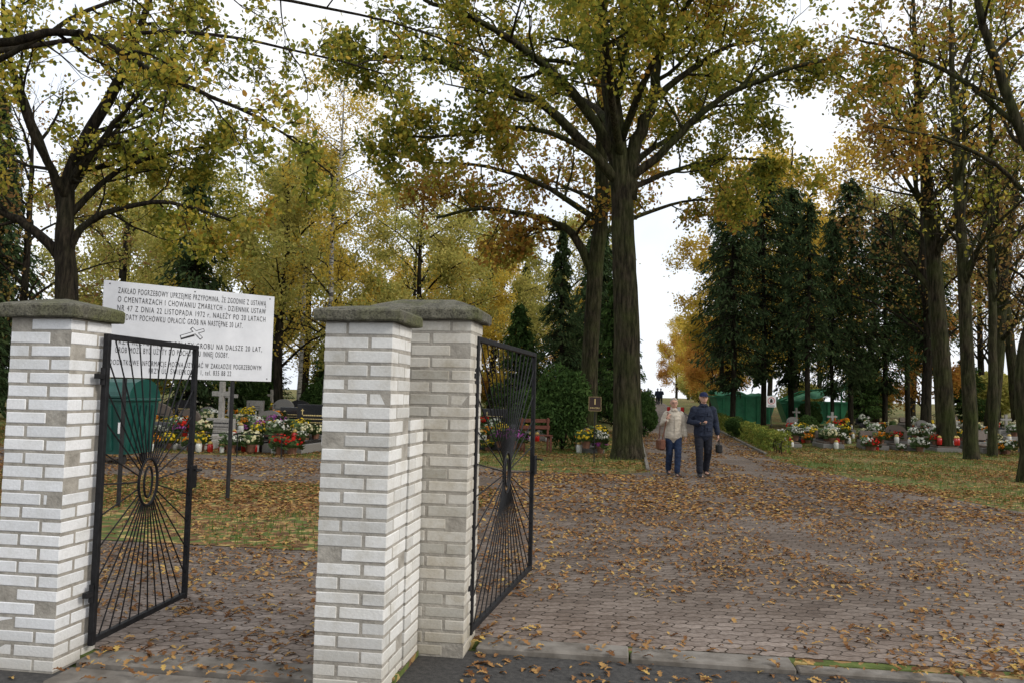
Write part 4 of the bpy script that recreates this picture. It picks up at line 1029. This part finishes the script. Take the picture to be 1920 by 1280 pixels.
    for sd in(-1,1):
        if not woman:
            d.box((sd*.085*k,(yq+.016)*k,(hem+.13)*k),(.09*k,.02*k,.075*k),rz=sd*.30,bev=.004)
            d.box((sd*.08*k,(yq+.012)*k,1.22*k),(.085*k,.02*k,.07*k),rz=sd*.28,bev=.004)
        d.box((sd*.04*k,-.085*k,1.375*k),(.06*k,.02*k,.045*k),rz=sd*.5,rx=.5,bev=.004)
    mo('jacket_trim',d,mats['trim'],e,fix=True)
    Tr=MB(); ch(Tr,S((0,0,.80,.14,.11),(0,0,.95,.135,.105)))
    for sd in(-1,1):
        h,kn,an=J['leg'][sd]; h=Vector(h);kn=Vector(kn);an=Vector(an)
        ch(Tr,S((*h,.097,.102),(*h.lerp(kn,.5),.088,.092),(*kn,.076,.078),(*kn.lerp(an,.5),.070,.072),(*kn.lerp(an,.97),.064,.068)))
    ob('trousers',remesh(Tr,mats['trousers'],.011,'trousers',2,.010),e)
    for sd in(-1,1):
        an=J['leg'][sd][2]; f=MB(); t=J['toe'][sd]
        ch(f,S((an[0],an[1]+.035,an[2]-.035,.040,.042),(an[0]+sd*.01,an[1]-.06,an[2]-.042-t,.047,.036),(an[0]+sd*.02,an[1]-.15,an[2]-.052-t,.040,.024)))
        ob('shoe',remesh(f,mats['shoe'],.008,'shoe',2),e)
    H=MB()
    if woman:
        for i_ in range(34):
            a=U(0,6.28); el=U(.1,1.45); p=hc+Vector((.072*math.cos(el)*math.cos(a),.088*math.cos(el)*math.sin(a),.104*math.sin(el)))
            if p.y<-.05 and p.z<1.61: continue
            H.ell(tuple(p*k),(.020*k,.020*k,.016*k),nu=8,nv=6)
        for sd in(-1,1): H.ell((sd*.070*k,.022*k,1.558*k),(.014*k,.042*k,.040*k),nu=10,nv=8)
        H.ell((0,.045*k,1.550*k),(.070*k,.053*k,.070*k),nu=12,nv=8); H.ell((0,.004*k,1.592*k),(.076*k,.090*k,.066*k),nu=16,nv=10,lo=14)
        ob('hair',remesh(H,M_hair,.008,'hair',1),e)
        g_=MB()
        for sd in(-1,1): g_.tube([((sd*.032+.024*math.cos(a))*k,-.116*k,(1.546+.018*math.sin(a))*k) for a in [2*math.pi*q/14 for q in range(14)]],.0025*k,5,closed=True); g_.tube([(sd*.056*k,-.115*k,1.55*k),(sd*.08*k,.0,1.555*k)],.002*k,4)
        g_.tube([(-.009*k,-.118*k,1.55*k),(.009*k,-.118*k,1.55*k)],.002*k,4); mo('glasses',g_,M_ink,e)
        s_=MB(); s_.tube([(.064*math.cos(a)*k,(.062*math.sin(a)-.01)*k,(1.412-.02*(math.sin(a)<0))*k) for a in [2*math.pi*q/16 for q in range(16)]],.013*k,8,closed=True); mo('scarf',s_,M_scarf,e,smooth=True)
    else:
        H.ell((0,.035*k,1.54*k),(.075*k,.065*k,.07*k),nu=14,nv=8)
        for sd in(-1,1): H.ell((sd*.07*k,.015*k,1.565*k),(.012*k,.045*k,.03*k),nu=10,nv=6)
        ob('hair',remesh(H,M_ghair,.008,'hair',1),e)
        c=MB(); c.ell((0,-.008*k,1.585*k),(.083*k,.102*k,.080*k),nu=18,nv=8,lo=0)
        mo('cap_crown',c,M_bcap,e,smooth=True)
        c=MB(); n=10; vs=[]
        for q in range(n+1):
            a=math.pi*(1+q/n); vs+= [(.08*math.cos(a)*k,(-.03+.075*math.sin(a))*k,1.592*k),(.085*math.cos(a)*k,(-.04+.135*math.sin(a))*k,1.578*k)]
        nv_=len(vs); vs+=[(x,y,z-.008*k) for x,y,z in vs]
        fs=[(2*q,2*q+1,2*q+3,2*q+2) for q in range(n)]+[(nv_+2*q+2,nv_+2*q+3,nv_+2*q+1,nv_+2*q) for q in range(n)]+[(2*q+1,nv_+2*q+1,nv_+2*q+3,2*q+3) for q in range(n)]
        c.add(vs,fs); mo('cap_brim',c,M_bcap,e)
    return e
man=person((3.84,16.5,.02),.05,1.0,dict(sh=1.35,hem=.80,curl=1.3,jb=1.14,
 leg={-1:((-.09,0,.86),(-.10,-.09,.47),(-.10,-.12,.075)),1:((.09,0,.86),(.095,.0,.46),(.10,.15,.10))},
 arm={-1:((-.18,0,1.32),(-.27,.03,1.06),(-.135,-.21,1.04)),1:((.18,0,1.32),(.255,.03,1.06),(.28,-.05,.83))},
 hand={-1:((.6,-.6,.05),(.4,.3,.8)),1:((.05,-.1,-1),(-1,0,0))},toe={-1:0,1:.015}),
 dict(jacket=M_navy,trim=M_navy,trousers=M_dtr,shoe=M_shoe),'man walking in navy jacket, dark trousers and blue cap')
wom=person((3.27,16.6,.02),.0,.925,dict(sh=1.35,hem=.80,curl=1.2,jb=1.07,
 leg={-1:((-.085,0,.86),(-.085,-.0,.46),(-.08,.14,.10)),1:((.085,0,.86),(.08,-.10,.47),(.06,-.13,.075))},
 arm={-1:((-.155,0,1.31),(-.245,.02,1.07),(-.18,-.16,1.18)),1:((.155,0,1.31),(.225,.03,1.06),(.25,-.04,.83))},
 hand={-1:((.3,.0,1),(.8,.4,-.1)),1:((.05,-.1,-1),(-1,0,0))},toe={-1:.015,1:0}),
 dict(jacket=M_crm,trim=M_crm,trousers=M_jean,shoe=M_shoe),'woman walking in cream jacket and blue jeans',True)
mb=MB(); mb.box((0,0,0),(.10,.025,.06),bev=.005); mo('wallet',mb,M_bbag,None,(3.84-.07,16.5-.295,1.06),.3,fix=True,label='small dark wallet held in the walking man\'s hand',cat='wallet')
e=empty('shoulder_bag',(3.27-.26,16.6-.03,.62),.15,label='brown leather shoulder bag hanging at the woman\'s hip',cat='bag')
mb=MB(); mb.box((0,0,.0),(.13,.26,.22),bev=.03); mo('pouch',mb,M_bag,e,fix=True)
mb=MB(); mb.tube([(0,-.1,.1),(.05,-.16,.45),(.12,-.09,.64),(.11,.04,.66),(.03,.12,.4),(0,.1,.1)],.012,6); mo('strap',mb,M_bag,e)
e=empty('hand_bag',(3.84+.295,16.5-.07,.50),.0,label='small black bag carried in the man\'s hand',cat='bag')
mb=MB(); mb.box((0,0,.07),(.10,.2,.17),bev=.02); mo('pouch',mb,M_bbag,e,fix=True)
mb=MB(); mb.tube([(0,-.06,.14),(0,-.05,.22),(0,0,.27),(0,.05,.22),(0,.06,.14)],.008,6); mo('handle',mb,M_bbag,e)
for (X,D,rz,src,lab) in((14.6,88,3.1,man,'distant walker in dark clothes seen from behind'),(15.6,88,3.2,man,'distant walker in dark jacket seen from behind'),(16.3,90,3.0,man,'distant walker in dark coat seen from behind'),(12.3,78,.2,wom,'distant woman in pale jacket walking down the alley'),(17.0,105,.2,wom,'distant walker in pale jacket')):
    copy_thing(src,(X,D,hz(X,D)),rz,(1.05,)*3,lab)

# ------------------------------------------------------------------ light, sky, camera
az=math.radians(118); elv=math.radians(33)
w=bpy.data.worlds.new('World'); scene.world=w; w.use_nodes=True; nt=w.node_tree; bg=nt.nodes['Background']
sky=nt.nodes.new('ShaderNodeTexSky'); sky.sky_type='NISHITA'; sky.sun_disc=False; sky.sun_elevation=elv; sky.sun_rotation=az; sky.dust_density=4; sky.air_density=1; sky.ozone_density=1
tc=nt.nodes.new('ShaderNodeTexCoord')
cl_=noi(nt,tc.outputs['Generated'],2.2,6,.6)
cc=ramp(nt,cl_,[(.35,(.82,.88,.97)),(.6,(1,1,1))])
hv=nt.nodes.new('ShaderNodeVectorMath'); hv.operation='SCALE'; nt.links.new(cc,hv.inputs[0]); hv.inputs['Scale'].default_value=8.8
mx=mix(nt,.82,sky.outputs[0],hv.outputs[0])
nt.links.new(mx,bg.inputs[0]); bg.inputs[1].default_value=.15
sd=bpy.data.lights.new('sun','SUN'); sd.energy=1.5; sd.angle=math.radians(12); sd.color=(1,.96,.89)
so=bpy.data.objects.new('sun',sd); COL.objects.link(so)
dirv=Vector((math.sin(az)*math.cos(elv),math.cos(az)*math.cos(elv),math.sin(elv))); so.rotation_euler=dirv.to_track_quat('Z','Y').to_euler()
cam=bpy.data.cameras.new('camera'); co=bpy.data.objects.new('camera',cam); COL.objects.link(co)
cam.sensor_width=36; cam.lens=29.06; cam.clip_end=2000; cam.clip_start=.05
co.matrix_world=Matrix.Translation((0,0,1.55))@Matrix.Rotation(math.radians(93.63),4,'X')@Matrix.Rotation(math.radians(1.3),4,'Z')
scene.camera=co
scene.view_settings.view_transform='Standard'; scene.view_settings.look='None'; scene.view_settings.exposure=0
